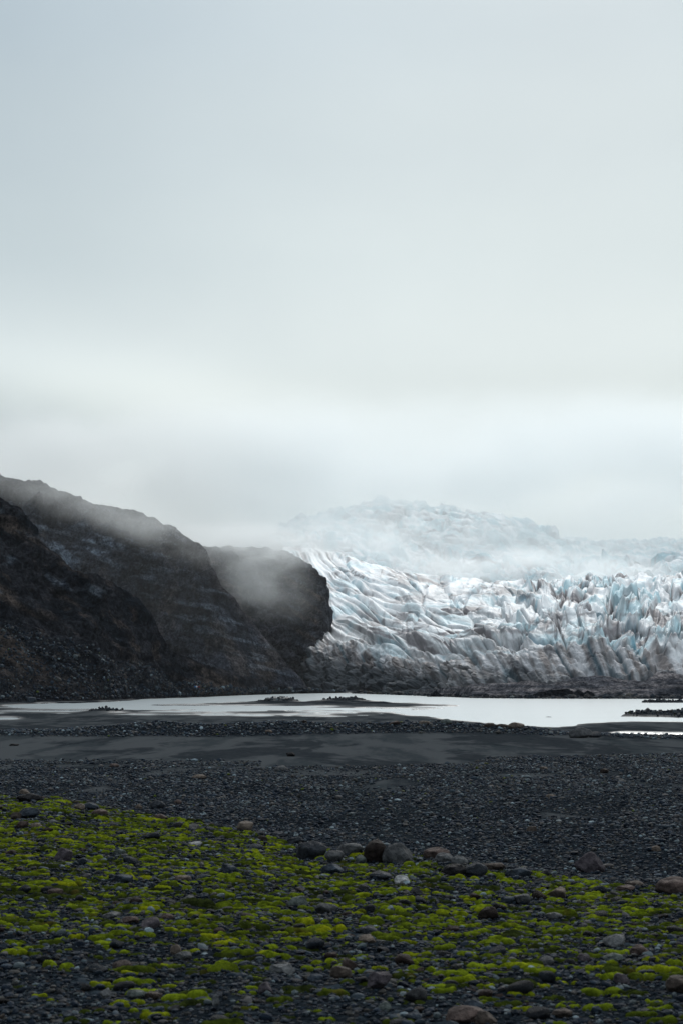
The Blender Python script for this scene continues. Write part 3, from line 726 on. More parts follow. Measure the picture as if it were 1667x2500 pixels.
def m_stone():
    m, t, b = new_mat('loose_stone'); O = t.obj()
    oi = t.node('ShaderNodeObjectInfo'); c = oi.outputs['Color']
    n = t.noise(O, 2.2, 6, .65); n_ = t.noise(O, 11, 4, .7)
    c2 = t.mix(1.0, c, t.mix(t.rng(n, .35, .68), (.6, .6, .62), (1.3, 1.28, 1.25)), 'MULTIPLY')
    c2 = t.mix(1.0, c2, t.mix(t.rng(n_, .35, .7), (.8, .8, .8), (1.25, 1.24, 1.22)), 'MULTIPLY')
    t.put(b.inputs['Base Color'], c2); b.inputs['Roughness'].default_value = .7; b.inputs['Specular IOR Level'].default_value = .06
    t.put(b.inputs['Normal'], t.bump(n_, .05, .8, t.bump(n, .2, .8)))
    MAT['stone'] = m
    m, t, b = new_mat('gravel_stones'); P = t.pos(); n = t.noise(P, 14, 4, .6)
    c2 = t.mix(1.0, t.attr('tint').outputs['Color'], t.mix(n, (.7, .7, .7), (1.3, 1.3, 1.3)), 'MULTIPLY')
    t.put(b.inputs['Base Color'], c2); b.inputs['Roughness'].default_value = .7; b.inputs['Specular IOR Level'].default_value = .05
    MAT['gravel'] = m
m_stone()
PAL = np.array([(.018, .022, .030), (.026, .031, .041), (.040, .046, .056), (.070, .073, .078), (.085, .066, .055), (.15, .145, .135), (.27, .27, .26), (.12, .090, .078), (.085, .090, .010)], np.float32)
PW = np.array([.24, .24, .17, .11, .08, .07, .025, .065, .006]); PW /= PW.sum()

def scatter(name, U, D, size, base, seed, flat=(.35, .7), sink=.25, z=None, bright=1.0):
    """one mesh of loose gravel"""
    rs = np.random.RandomState(seed); n = len(U)
    if z is None: z, _ = ground_z(U, D)
    var = [stone_shape(base, 900 + i, .6, .03, 5)[0] for i in range(7)]; Fc = base[1]; nv = len(base[0])
    VV = np.stack(var)[rs.randint(0, 7, n)]                                      # n, nv, 3
    sx_ = size * rs.uniform(.75, 1.25, n); sy_ = size * rs.uniform(.55, 1.0, n); sz_ = size * rs.uniform(*flat, n)
    VV = VV * np.stack([sx_, sy_, sz_], 1)[:, None, :] * .5
    a = rs.uniform(0, 2 * np.pi, n); tl = rs.normal(0, .22, n)
    c, s = np.cos(tl)[:, None], np.sin(tl)[:, None]; x, y, zz = VV[..., 0], VV[..., 1], VV[..., 2]
    x, zz = x * c - zz * s, x * s + zz * c
    c, s = np.cos(a)[:, None], np.sin(a)[:, None]; x, y = x * c - y * s, x * s + y * c
    P = np.stack([x + (U * D)[:, None], y + D[:, None], zz + (z + sz_ * (.5 - sink))[:, None]], 2).reshape(-1, 3)
    Fa = (Fc[None] + (np.arange(n) * nv)[:, None, None]).reshape(-1, 3)
    pc = PAL[rs.choice(len(PAL), n, p=PW)] * rs.uniform(.6, 1.4, n)[:, None] * bright * .66 * np.array((.78, 1.0, 1.16))
    C = np.repeat(pc, nv, 0)
    return mesh_np(name, P, Fa, MAT['gravel'], False, C)

rs = np.random.RandomState(11)
def fan(n, dmin, dmax, umax=.30, power=1.0):
    t = rs.rand(n); D = np.sqrt(dmin ** 2 + t ** power * (dmax ** 2 - dmin ** 2)); return rs.uniform(-umax, umax, n), D
# plain gravel
U, D = fan(170000, 36, 190, .27, 1.15); z, zn = ground_z(U, D); g = gravel_amount(U, D, z)
clump = .45 + .9 * sm(fbm2(U * D / 7, D / 14, 3, 201), -.3, .3)
keep = (rs.rand(len(U)) < g * clump * .95) & (zn['bank'] < .6)
U, D, z = U[keep], D[keep], z[keep]; sz = np.clip(rs.lognormal(math.log(.112), .46, len(U)), .05, .45) * (.8 + D / 260)
tag(scatter('plain_gravel', U, D, sz, ICO1, 1, z=z), kind='stuff')
# shingle on the bar, on the spit, on the islets and along the far shore
U, D = fan(60000, 205, 262, .26); z, zn = ground_z(U, D); keep = rs.rand(len(U)) < zn['bar'] * .75
U, D, z = U[keep], D[keep], z[keep]
tag(scatter('bar_shingle', U, D, np.clip(rs.lognormal(math.log(.30), .4, len(U)), .12, .8), ICO1, 2, z=z, bright=1.35), kind='stuff')
U, D = fan(40000, 330, 720, .26); z, zn = ground_z(U, D)
rise = np.exp(-((zn['px'] - 270) / 42) ** 2 - ((D - 400) / 16) ** 2); spit = ((zn['row'] < 1722) & (z > .25))
keep = rs.rand(len(U)) < np.clip(zn['isle'] * .9 + (rise > .3) * .6 + spit * .45, 0, 1); keep &= z > -.1
U, D, z = U[keep], D[keep], z[keep]
tag(scatter('shore_shingle', U, D, np.clip(rs.lognormal(math.log(.5), .5, len(U)), .2, 2.2), ICO1, 3, z=z, bright=.8, flat=(.45, .9)), kind='stuff')
U = rs.uniform(ray(860, HZ)[0], ray(1900, HZ)[0], 2600); px = px_of(U)
D = np.interp(px, [860, 1000, 1150, 1300, 1900], [905, 800, 702, 680, 672]) + rs.uniform(-14, 10, len(U))
tag(scatter('far_shore_rubble', U, D, np.clip(rs.lognormal(math.log(.9), .6, len(U)), .4, 4), ICO1, 4, z=np.full(len(U), .0), bright=.55, flat=(.4, .8)), kind='stuff')
# scree on the near hill
me = near.data; nV = len(me.vertices); co = np.empty(nV * 3, np.float32); me.vertices.foreach_get('co', co); co = co.reshape(-1, 3)
pk = rs.randint(0, int(nV * .30), 14000); q = co[pk]
keep = (q[:, 2] > .5) & (q[:, 0] / q[:, 1] > -.27)
q = q[keep]
tag(scatter('scree', q[:, 0] / q[:, 1], q[:, 1], np.clip(rs.lognormal(math.log(.7), .5, len(q)), .3, 2.6), ICO1, 5, z=q[:, 2], bright=1.15, flat=(.5, .9)), kind='stuff')
# fine gravel and pebbles on the bank
U, D = fan(95000, 9.5, 52, .30, 1.5); dc, _ = bank_at(U); keep = D < dc + 1.5; U, D = U[keep], D[keep]
tag(scatter('bank_gravel', U, D, np.clip(rs.lognormal(math.log(.045), .42, len(U)), .02, .12) * (.8 + D / 60), ICO1, 6, sink=.3, bright=.75), kind='stuff')
U, D = fan(7000, 9.5, 52, .30, 1.2); dc, _ = bank_at(U); keep = D < dc + 1.0; U, D = U[keep], D[keep]
tag(scatter('bank_pebbles', U, D, np.clip(rs.lognormal(math.log(.095), .32, len(U)), .05, .17), ICO2, 7, sink=.3, bright=.95), kind='stuff')

# ------------------------------------------------------------------ single stones
TINT = {'dark grey': (.030, .034, .041), 'slate blue': (.035, .045, .058), 'grey': (.075, .078, .082), 'pale grey': (.12, .125, .13), 'white': (.34, .34, .34), 'black': (.014, .014, .016),
        'brown': (.056, .045, .039), 'dark brown': (.022, .017, .0155), 'reddish brown': (.074, .054, .049), 'tan': (.115, .093, .078), 'purple grey': (.062, .054, .062), 'greenish grey': (.085, .10, .095)}
def find_ground(px, py, dmax=900.0, dmin=9.0):
    """first point of the ground met by the line of sight through a photo pixel"""
    u, s = ray(px, py); u = float(u); s = float(s); d = np.geomspace(dmin, dmax, 3000)
    z, _ = ground_z(np.full(d.shape, u), d); below = np.nonzero(CAMZ + s * d < z)[0]
    i = below[0] if len(below) else len(d) - 1
    return u, float(d[i]), float(z[i])
HERO = []
def single(name, label, px, base, w_, h_, colr, seed, ang=.55, cat='stone', depth=.8, sink=.22, dist=None, rot=None):
    u, d, z = find_ground(px, base)
    if dist: d = dist; z = float(ground_z(np.array([u]), np.array([d]))[0][0])
    rr = random.Random(seed); W_ = 1.1 * w_ / F * d; H_ = 1.06 * h_ / F * d; HERO.append((u * d, d + W_ * depth * .35, W_ * .5))
    V, Fc = stone_shape(ICO4, seed, ang, .11, 12)
    V = V - (V.max(0) + V.min(0)) / 2; V = V / ((V.max(0) - V.min(0)) / 2)
    full = H_ / (1 - sink)
    V = V * np.array((W_ / 2, W_ / 2 * depth, full / 2))
    me_o = mesh_np(name, V, Fc, MAT['stone'], True)
    me_o.location = (u * d, d + W_ * depth * .35, z + full * (.5 - sink)); me_o.rotation_euler = (0, 0, (rot if rot is not None else rr.uniform(-.25, .25)))
    c = np.array(TINT[colr]) * rr.uniform(.85, 1.15) * .95; me_o.color = (*c, 1)
    return tag(me_o, label, cat)
S = [  # name, label, px, base row, width, visible height, colour, angularity
 ('boulder', 'large dark brown round boulder touching a grey cracked boulder on the bank crest', 920, 2106, 60, 50, 'dark brown', .25),
 ('boulder', 'large grey cracked boulder right of the dark brown round one on the bank crest', 972, 2109, 68, 45, 'grey', .6),
 ('boulder', 'dark grey domed boulder at the bank edge left of the dark brown round boulder', 760, 2100, 68, 42, 'dark grey', .3),
 ('boulder', 'pale grey slab behind the small stones between the domed and dark brown boulders', 855, 2086, 62, 24, 'grey', .8),
 ('stone', 'small white speckled rounded stone among bright moss below the cracked boulder', 981, 2160, 34, 21, 'white', .3),
 ('stone', 'slate blue angular stone with moss at its right foot below the domed boulder', 812, 2134, 50, 22, 'slate blue', .8),
 ('stone', 'grey knobbly stone with moss on top left of the dark brown round boulder', 816, 2104, 44, 24, 'grey', .5),
 ('stone', 'low dark flat stone just left of the white speckled stone', 930, 2148, 54, 17, 'dark grey', .5),
 ('stone', 'small dark grey stone tucked under the left foot of the dark brown boulder', 881, 2108, 25, 18, 'greenish grey', .4),
 ('boulder', 'reddish grey flat boulder on the bank crest right of the cracked boulder', 1066, 2098, 60, 26, 'reddish brown', .6),
 ('stone', 'rounded grey stone in front of the reddish flat boulder', 1084, 2107, 44, 22, 'grey', .4),
 ('stone', 'pale grey stone right of the rounded grey stone on the crest', 1122, 2112, 38, 20, 'pale grey', .5),
 ('boulder', 'left one of two nearly black low boulders on the bank edge', 1108, 2140, 56, 26, 'black', .5),
 ('boulder', 'right one of two nearly black low boulders on the bank edge', 1160, 2141, 54, 33, 'dark grey', .5),
 ('stone', 'flat brownish stone on the crest right of the nearly black boulders', 1206, 2126, 50, 17, 'brown', .5),
 ('stone', 'long bluish grey stone on the crest beside yellow-green moss', 1266, 2143, 56, 22, 'slate blue', .5),
 ('boulder', 'big brown-grey wedge-shaped boulder alone on the gravel plain', 1442, 2130, 70, 44, 'purple grey', .7),
 ('stone', 'light brown triangular stone among moss at the right', 1358, 2194, 42, 25, 'tan', .8),
 ('stone', 'dark slate stone left of a grey stone in the moss', 1240, 2208, 34, 18, 'slate blue', .5),
 ('stone', 'grey stone between the dark slate stone and the light brown triangular one', 1275, 2208, 40, 22, 'grey', .7),
 ('boulder', 'reddish brown rounded boulder at the right edge of the photo', 1650, 2184, 84, 37, 'reddish brown', .3),
 ('stone', 'reddish brown flat stone near the rounded boulder at the right edge', 1529, 2177, 42, 14, 'reddish brown', .5),
 ('stone', 'brown stone low on the crest behind the reddish flat one', 1552, 2164, 40, 12, 'brown', .5),
 ('stone', 'dark rounded stone overgrown with green moss at centre right', 1192, 2246, 46, 28, 'dark brown', .3),
 ('stone', 'long flat brownish grey stone in the moss at the right', 1352, 2244, 42, 14, 'grey', .4),
 ('stone', 'brown oval stone in the sparse gravel at the left', 134, 2187, 36, 16, 'reddish brown', .25),
 ('stone', 'small pinkish brown rounded stone left of centre', 408, 2246, 30, 14, 'reddish brown', .3),
 ('stone', 'upright tan stone standing just above a flat grey-tan one', 430, 2331, 27, 23, 'tan', .4),
 ('stone', 'flat grey-tan oval stone below the upright tan stone', 447, 2344, 40, 18, 'grey', .25),
 ('stone', 'purple-grey angular stone beside the small pinkish brown one', 368, 2269, 42, 25, 'purple grey', .8),
 ('stone', 'pinkish wedge-shaped flat stone with one lifted end', 315, 2255, 42, 15, 'reddish brown', .6),
 ('stone', 'flat grey slab left of the pinkish wedge-shaped stone', 273, 2243, 46, 14, 'grey', .8),
 ('stone', 'grey split stone with a pale ridge near centre', 727, 2217, 46, 25, 'greenish grey', .8),
 ('stone', 'wide grey-brown stone right of the grey split stone', 798, 2233, 54, 25, 'grey', .6),
 ('stone', 'pale grey jagged flat stone low in the centre', 690, 2381, 56, 22, 'pale grey', .8),
 ('stone', 'blue-grey flat oval stone right of the pale jagged stone', 770, 2397, 36, 16, 'slate blue', .3),
 ('stone', 'brown stone capped with dull moss low in the centre', 832, 2390, 50, 27, 'brown', .4),
 ('stone', 'pointed brown-grey stone with a pale tip in dark gravel', 650, 2429, 34, 28, 'purple grey', .8),
 ('stone', 'brown flat stone near the bottom left of centre', 373, 2440, 40, 17, 'brown', .5),
 ('stone', 'greenish grey smooth flat stone left of the brown flat one', 331, 2438, 40, 18, 'greenish grey', .3),
 ('stone', 'pale grey square-cut stone in the bottom left gravel', 259, 2441, 32, 23, 'pale grey', .9),
 ('stone', 'narrow pale stone standing upright near the bottom', 527, 2456, 17, 24, 'pale grey', .8),
 ('stone', 'blue-grey angular stone near the bottom left corner', 165, 2491, 30, 15, 'slate blue', .8),
 ('boulder', 'large brown faceted boulder cut by the bottom edge of the photo', 1135, 2499, 84, 33, 'reddish brown', .7),
 ('boulder', 'flat-topped brown boulder right of the large brown faceted one at the bottom edge', 1186, 2502, 52, 28, 'brown', .6),
 ('stone', 'dark slate stone left of the large brown boulder at the bottom', 1010, 2494, 42, 20, 'slate blue', .6),
 ('boulder', 'dark brown pyramid-shaped boulder with a small pale stone on its peak', 926, 2418, 56, 38, 'purple grey', .8),
 ('stone', 'grey pyramid-shaped stone in the moss at the lower right', 1500, 2313, 50, 28, 'pale grey', .8),
 ('stone', 'dark reddish rounded stone right of the grey pyramid-shaped stone', 1562, 2334, 44, 24, 'reddish brown', .3),
 ('stone', 'rounded grey stone split by a dark crack below the pyramid stone', 1497, 2350, 46, 20, 'greenish grey', .3),
 ('stone', 'purplish pointed stone at the lower right', 1518, 2403, 36, 23, 'purple grey', .7),
 ('boulder', 'dull brown boulder at the right edge low in the photo', 1662, 2425, 62, 34, 'brown', .4),
 ('stone', 'light purple-grey rounded stone left of the split grey stone', 1424, 2350, 29, 19, 'purple grey', .4),
 ('stone', 'pale greenish pointed stone near the bottom centre', 938, 2470, 28, 20, 'greenish grey', .7),
 ('stone', 'blue-grey blocky stone above the large brown boulder at the bottom', 1157, 2468, 46, 22, 'slate blue', .7),
 ('stone', 'dark domed stone with a pale flat stone just below it', 900, 2281, 44, 17, 'dark grey', .4),
 ('stone', 'pale brown flat stone below the dark domed stone', 896, 2302, 40, 17, 'tan', .5),
 ('stone', 'brown low stone near the bottom right', 1373, 2486, 48, 19, 'brown', .5),
 ('stone', 'long nearly black flat stone on the left crest under a tan peak', 66, 1958, 60, 18, 'black', .4),
 ('stone', 'tan peaked stone showing above the long black stone on the left crest', 59, 1941, 25, 13, 'tan', .6),
 ('boulder', 'smooth slate blue boulder below the left crest', 68, 1997, 46, 23, 'slate blue', .4),
 ('stone', 'brown cube-like stone left of the smooth slate boulder', 38, 2003, 24, 18, 'brown', .9),
 ('stone', 'split light brown stone left of a smooth tan oval', 55, 2024, 29, 17, 'reddish brown', .8),
 ('stone', 'smooth tan oval stone right of the split light brown one', 88, 2025, 29, 14, 'tan', .2),
 ('stone', 'smooth blue-grey stone on the left crest behind a pinkish one', 222, 1978, 38, 17, 'slate blue', .3),
 ('stone', 'pinkish tan stone with a chipped white face on the left crest', 192, 1978, 27, 15, 'tan', .6),
 ('stone', 'elongated brown oval stone right of the blue-grey one on the left crest', 242, 1991, 37, 14, 'reddish brown', .2),
 ('boulder', 'dark reddish angular boulder with a flat top in the moss at the left', 155, 2103, 42, 30, 'purple grey', .8),
 ('stone', 'dark slate wedge right of the dark reddish angular boulder', 201, 2112, 25, 15, 'slate blue', .7),
 ('stone', 'grey angular stone on moss right of the dark slate wedge', 290, 2087, 30, 12, 'greenish grey', .7),
 ('stone', 'pale rounded stone low in the moss near the left crest', 130, 2012, 22, 9, 'pale grey', .3),
 ('boulder', 'light brown rounded boulder standing up on the middle crest', 597, 2028, 38, 21, 'tan', .5),
 ('stone', 'pinkish brown stone on the crest left of the middle', 393, 2004, 31, 15, 'reddish brown', .4),
 ('stone', 'off-white stone half sunk in moss left of centre', 477, 2065, 30, 10, 'white', .4),
 ('stone', 'slate blue pointed stone in the middle of the moss', 560, 2131, 36, 19, 'slate blue', .8),
 ('stone', 'dark slate flat stone with pale edge left of the middle', 300, 2156, 42, 18, 'slate blue', .7),
 ('stone', 'pinkish tan oval stone left of a dark slate stone', 447, 2152, 38, 13, 'tan', .25),
 ('stone', 'small dark slate stone right of the pinkish tan oval', 500, 2148, 30, 12, 'slate blue', .6),
 ('stone', 'dark low flat stone on the crest left of the domed boulder', 680, 2046, 40, 14, 'dark grey', .5),
 ('stone', 'long dark grey stone leaning right on the crest left of the domed boulder', 722, 2060, 40, 15, 'dark grey', .6),
 ('boulder', 'rounded grey boulder on the plain just behind the left part of the crest', 385, 1975, 36, 18, 'dark grey', .4),
 ('stone', 'small pale tan stone on the plain left of the rounded grey boulder', 339, 1976, 17, 12, 'tan', .4),
 ('stone', 'brown stone on the plain right of the rounded grey boulder', 434, 1963, 18, 10, 'reddish brown', .4),
 ('boulder', 'flat tan boulder lying out on the gravel plain', 487, 1902, 34, 10, 'tan', .4),
 ('boulder', 'rounded dark grey boulder on the sandy strip beyond the gravel', 687, 1884, 31, 14, 'grey', .3),
 ('stone', 'brown stone at the far left edge of the gravel plain', 279, 1874, 22, 9, 'reddish brown', .5),
 ('stone', 'small dark stone left of the rounded boulder on the sandy strip', 608, 1881, 16, 7, 'dark grey', .5),
 ('stone', 'dark rounded stone on the right of the gravel plain', 1475, 1888, 20, 11, 'dark brown', .4),
 ('stone', 'small yellowish stone on the gravel plain right of centre', 1327, 1880, 18, 8, 'tan', .4),
 ('stone', 'dark grey stone on the mid plain right of centre', 1116, 1940, 18, 8, 'dark grey', .4),
 ('stone', 'tan flattened stone on the mid plain right of centre', 1345, 1948, 22, 8, 'tan', .4),
 ('stone', 'brown pointed stone on the near plain right of centre', 1297, 2032, 24, 13, 'brown', .7),
 ('stone', 'pale tan stone on the plain near the wedge-shaped boulder', 1600, 2078, 26, 12, 'tan', .5),
 ('stone', 'slate grey stone on the right side of the plain', 1622, 2026, 28, 12, 'slate blue', .6),
 ('boulder', 'big grey boulder at the right end of the shingle bar', 1418, 1802, 52, 24, 'grey', .7),
 ('boulder', 'low dark boulder leaning against the big grey one on the shingle bar', 1452, 1801, 32, 14, 'dark grey', .6),
 ('boulder', 'tan domed boulder on the shingle bar', 1260, 1779, 38, 14, 'tan', .4),
 ('boulder', 'grey-brown boulder left of the tan domed one on the shingle bar', 1226, 1778, 28, 10, 'brown', .4),
 ('boulder', 'dark brown pointed boulder leftmost of three on the shingle bar', 1194, 1776, 24, 10, 'brown', .6),
 ('boulder', 'reddish angular boulder on the middle of the shingle bar', 962, 1771, 27, 10, 'reddish brown', .8),
 ('boulder', 'greenish grey boulder right of the reddish one on the shingle bar', 1088, 1768, 26, 12, 'greenish grey', .5),
 ('boulder', 'flat tan slab on the shingle bar', 1036, 1769, 30, 8, 'tan', .5),
 ('boulder', 'light tan boulder on the near side of the shingle bar', 656, 1791, 18, 8, 'tan', .5),
 ('stone', 'dark pointed rock sticking up on the shingle bar left of centre', 743, 1767, 14, 8, 'dark brown', .7),
 ('rock', 'lone dark rock standing on the smooth black sand', 710, 1847, 20, 10, 'black', .7),
 ('rock', 'low dark rocks on the sand at the far left', 34, 1821, 22, 5, 'black', .6),
 ('rock', 'dark rounded rock in the shallow water with a wedge at its right', 1338, 1757, 17, 7, 'dark grey', .4),
 ('rock', 'small dark rock far out in the lake', 1221, 1739, 9, 4, 'black', .5),
 ('rock', 'dark rock on the far islet at the right', 1587, 1714, 9, 6, 'dark grey', .5),
 ('rock', 'rounded rock at the lakeside under the near hill', 77, 1714, 22, 12, 'slate blue', .5),
]
for i, (nm, lb, px, bs, w_, h_, c_, an) in enumerate(S):
    single(nm, lb, px, bs, w_, h_, c_, 1000 + i, an, 'boulder' if nm == 'boulder' else nm)
# the many similar smaller stones: shared meshes, every one an object
LIB = []
for i in range(14):
    V, Fc = stone_shape(ico(3), 2000 + i, [.2, .4, .6, .8][i % 4], .05, 9); V = V / np.abs(V).max(0) / 2
    o = mesh_np('stone', V, Fc, MAT['stone'], True); LIB.append(o.data); bpy.data.objects.remove(o)
KINDS = [('dark grey', 'dark grey stone, fist to head sized, half sunk in the mossy bank'), ('slate blue', 'bluish grey stone, fist to head sized, half sunk in the mossy bank'),
         ('grey', 'plain grey stone, fist to head sized, half sunk in the mossy bank'), ('brown', 'brown stone, fist to head sized, half sunk in the mossy bank'),
         ('reddish brown', 'reddish stone, fist to head sized, half sunk in the mossy bank'), ('pale grey', 'pale grey stone, fist to head sized, half sunk in the mossy bank'), ('black', 'nearly black stone, fist to head sized, half sunk in the mossy bank')]
rs = np.random.RandomState(77); taken = [(s[2], s[3], s[4]) for s in S]; cnt = 0; tries = 0
while cnt < 185 and tries < 5000:
    tries += 1
    u = rs.uniform(-.21, .21); dc, zc = bank_at(np.array([u])); dc = float(dc[0])
    on_crest = rs.rand() < .35
    d = dc - abs(rs.normal(0, 1.2)) - .2 if on_crest else math.sqrt(rs.uniform(14.5 ** 2, dc ** 2))
    z = float(ground_z(np.array([u]), np.array([d]))[0][0]); px = float(px_of(u)); row = HZ + F * (CAMZ - z) / d
    if any(abs(px - a) < b_ * .8 and abs(row - r_) < b_ * .5 for a, r_, b_ in taken): continue
    size = float(np.clip(rs.lognormal(math.log(.185), .28), .13, .36)); taken.append((px, row, size / d * F))
    kc_, lb = KINDS[rs.choice(7, p=[.26, .22, .17, .12, .12, .06, .05])]
    o = bpy.data.objects.new('stone', LIB[rs.randint(14)]); col.objects.link(o)
    sx_, sy_, sz_ = size * rs.uniform(.9, 1.3), size * rs.uniform(.7, 1.0), size * rs.uniform(.4, .72)
    o.scale = (sx_, sy_, sz_); o.location = (u * d, d, z + sz_ * rs.uniform(.15, .32)); o.rotation_euler = (rs.normal(0, .15), rs.normal(0, .15), rs.uniform(0, 6.28))
    c = np.array(TINT[kc_]) * rs.uniform(.75, 1.25) * .70; o.color = (*c, 1)
    tag(o, lb, 'stone', 'loose stones half sunk in the mossy bank'); cnt += 1

# ================================================================== MOSS
def m_moss():
    m, t, b = new_mat('moss'); P = t.pos(); c = t.attr('tint').outputs['Color']
    n = t.noise(P, 45, 3, .7); n2_ = t.noise(P, 9, 4, .6)
    c2 = t.mix(1.0, c, t.mix(t.rng(n2_, .3, .7), (.45, .48, .50), (1.40, 1.36, 1.2)), 'MULTIPLY')
    c2 = t.mix(1.0, c2, t.mix(t.rng(n, .25, .75), (.68, .70, .7), (1.28, 1.26, 1.2)), 'MULTIPLY')
    t.put(b.inputs['Base Color'], c2); b.inputs['Roughness'].default_value = 1.0; b.inputs['Specular IOR Level'].default_value = 0
    b.inputs['Sheen Weight'].default_value = .0; b.inputs['Sheen Roughness'].default_value = .6; b.inputs['Sheen Tint'].default_value = (.6, .8, .15, 1)
    t.put(b.inputs['Normal'], t.bump(n, .012, .7, t.bump(n2_, .02, .4)))
    MAT['moss'] = m
m_moss()
def build_moss():
    """cushions of moss: a height field over the bank, kept only where moss grows"""
    us = np.linspace(-.29, .29, 1150); ds = [11.0]
    while ds[-1] < 52: ds.append(ds[-1] + .012 + ds[-1] * .0007)
    ds = np.array(ds); nr, nc = len(ds), len(us); Hh = np.zeros((nr, nc), np.float32); Tn = np.zeros((nr, nc), np.float32); T2 = np.zeros((nr, nc), np.float32)
    rs = np.random.RandomState(5); n = 42000
    t = rs.rand(n); D = np.sqrt(11 ** 2 + t * (51 ** 2 - 11 ** 2)); U = rs.uniform(-.29, .29, n); dc, _ = bank_at(U)
    px = px_of(U); X = U * D; row = HZ + F * (CAMZ - 4.5) / D
    dens = np.interp(row, [1950, 2000, 2100, 2250, 2330, 2420, 2500, 2700], [1, 1, .95, .85, .62, .36, .26, .18])
    dens = dens * (.62 + .6 * sm(fbm2(X / 2.0, D / 2.6, 3, 301), -.25, .15))
    dens = dens * np.where((px < 260) & (row > 2290), .35, 1) * np.where((px > 1000) & (px < 1300) & (row > 2120) & (row < 2180), .6, 1)
    for hx, hy, hr in HERO:
        if hy < 60: dens = np.where((np.hypot(X - hx, D - hy) < hr + .10) | ((np.abs(X - hx) < hr * .8) & (D < hy) & (D > hy - hr * 1.4 - .2)), 0, dens)
    crestoff = 1.2 * fbm2(X / 2.2, X * 0 + 3, 3, 41)
    rad = np.clip(rs.lognormal(math.log(.112), .34, n), .05, .205); asp = rs.uniform(.38, .72, n); hgt = rad * rs.uniform(.32, .50, n); th = rs.uniform(-.35, .35, n); tone = rs.rand(n)
    ok = (D < dc + crestoff - .3); cells = {}; parts = []
    rowsel = rs.rand(n)
    for i in np.nonzero(ok)[0]:
        x, y, r_, b_ = X[i], D[i], rad[i], rad[i] * asp[i]; cx, cy = int(x // .7), int(y // .7); bad = False
        for a in (-1, 0, 1):
            for c in (-1, 0, 1):
                for (x2, y2, r2, b2) in cells.get((cx + a, cy + c), ()):
                    if ((x - x2) / (r_ + r2)) ** 2 + ((y - y2) / (b_ + b2)) ** 2 < 1.12: bad = True; break
                if bad: break
            if bad: break
        if bad: continue
        cells.setdefault((cx, cy), []).append((x, y, r_, b_))
        if rowsel[i] > dens[i]: continue
        k_ = rs.randint(2, 5)                                          # every cushion is a few lumps grown together
        for q in range(k_):
            f = (q / (k_ - 1) - .5) * 1.25; lr = r_ * rs.uniform(.50, .78)
            parts.append((x + f * r_ + rs.normal(0, .1) * r_, y + rs.normal(0, .3) * b_, lr, lr * rs.uniform(.6, .95), hgt[i] * rs.uniform(.7, 1.1), th[i], tone[i]))
    for (x, y, ra, rb, hg, th_, tn) in parts:
        r0, r1 = np.searchsorted(ds, (y - ra, y + ra)); c0, c1 = np.searchsorted(us, ((x - ra) / y, (x + ra) / y))
        if r1 - r0 < 2 or c1 - c0 < 2: continue
        dd = ds[r0:r1, None]; dx = us[None, c0:c1] * dd - x; dy = dd - y + dx * 0
        c_, s_ = math.cos(th_), math.sin(th_); a = (dx * c_ + dy * s_) / ra; b_ = (-dx * s_ + dy * c_) / rb
        qd = a * a + b_ * b_; hh = hg * np.sqrt(np.clip(1 - qd, 0, 1))
        m_ = hh > Hh[r0:r1, c0:c1]
        Hh[r0:r1, c0:c1][m_] = hh[m_]; Tn[r0:r1, c0:c1][m_] = tn
    Ug, Dg = np.meshgrid(us, ds); Xg = Ug * Dg
    zg, _ = ground_z(Ug, Dg)
    on = Hh > .006
    det = .014 * fbm2(Xg / .07, Dg / .06, 3, 311) + .020 * fbm2(Xg / .18, Dg / .18, 2, 315)
    Z = zg + np.where(on, Hh + det * sm(Hh, 0, .05), -.03)
    BR_ = np.array((.112, .145, .010)); OL = np.array((.036, .048, .008)); YE = np.array((.155, .165, .007)); DKM = np.array((.020, .026, .009)); RU = np.array((.050, .036, .011))
    v = fbm2(Xg / 3, Dg / 3, 3, 321); tt = Tn + .25 * v
    C = mixc(DKM, OL, sm(tt, .05, .3)); C = mixc(C, BR_, sm(tt, .25, .75)); C = mixc(C, YE, sm(tt, .8, 1.05) * .8)
    C = mixc(C, RU, sm(fbm2(Xg / .5, Dg / .5, 3, 331), .28, .5) * .6)
    C = mixc(C, C * np.array((.55, .6, .7)), sm(Dg, 19, 14)); C = mixc(C, OL * .7, sm(.03 - Hh, 0, .02) * .6)  # moss nearest the camera darkened in its colour to stand in for vignetting
    Fq = grid_faces(nr, nc); onf = on.ravel(); keepf = onf[Fq].any(1); Fq = Fq[keepf]
    used = np.unique(Fq); re = np.zeros(nr * nc, np.int64); re[used] = np.arange(len(used))
    V = np.stack([Xg, Dg, Z], 2).reshape(-1, 3)[used]
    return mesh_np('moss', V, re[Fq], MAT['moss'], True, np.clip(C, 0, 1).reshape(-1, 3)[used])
tag(build_moss(), kind='stuff')

# ================================================================== PEOPLE
def flat_mat(name, c, rough=.8):
    m, t, b = new_mat(name); n = t.noise(t.obj(), 18, 3, .6)
    t.put(b.inputs['Base Color'], t.mix(n, tuple(x * .8 for x in c), tuple(min(1, x * 1.15) for x in c))); b.inputs['Roughness'].default_value = rough
    return m
def skin_mesh(name, pts, edges, radii, mat, parent, sub=1, root=0):
    me_ = bpy.data.meshes.new(name); me_.from_pydata(pts, edges, []); me_.materials.append(mat)
    o = bpy.data.objects.new(name, me_); col.objects.link(o); o.parent = parent
    md = o.modifiers.new('skin', 'SKIN'); md.use_smooth_shade = True
    if not me_.skin_vertices: me_.attributes  # layer is created by the modifier
    try: sv = me_.skin_vertices[0].data
    except Exception: sv = None
    if sv is None: return o
    for i, r in enumerate(radii): sv[i].radius = (r, r) if not isinstance(r, tuple) else r; sv[i].use_root = (i == root)
    s_ = o.modifiers.new('sub', 'SUBSURF'); s_.levels = sub; s_.render_levels = sub
    return o
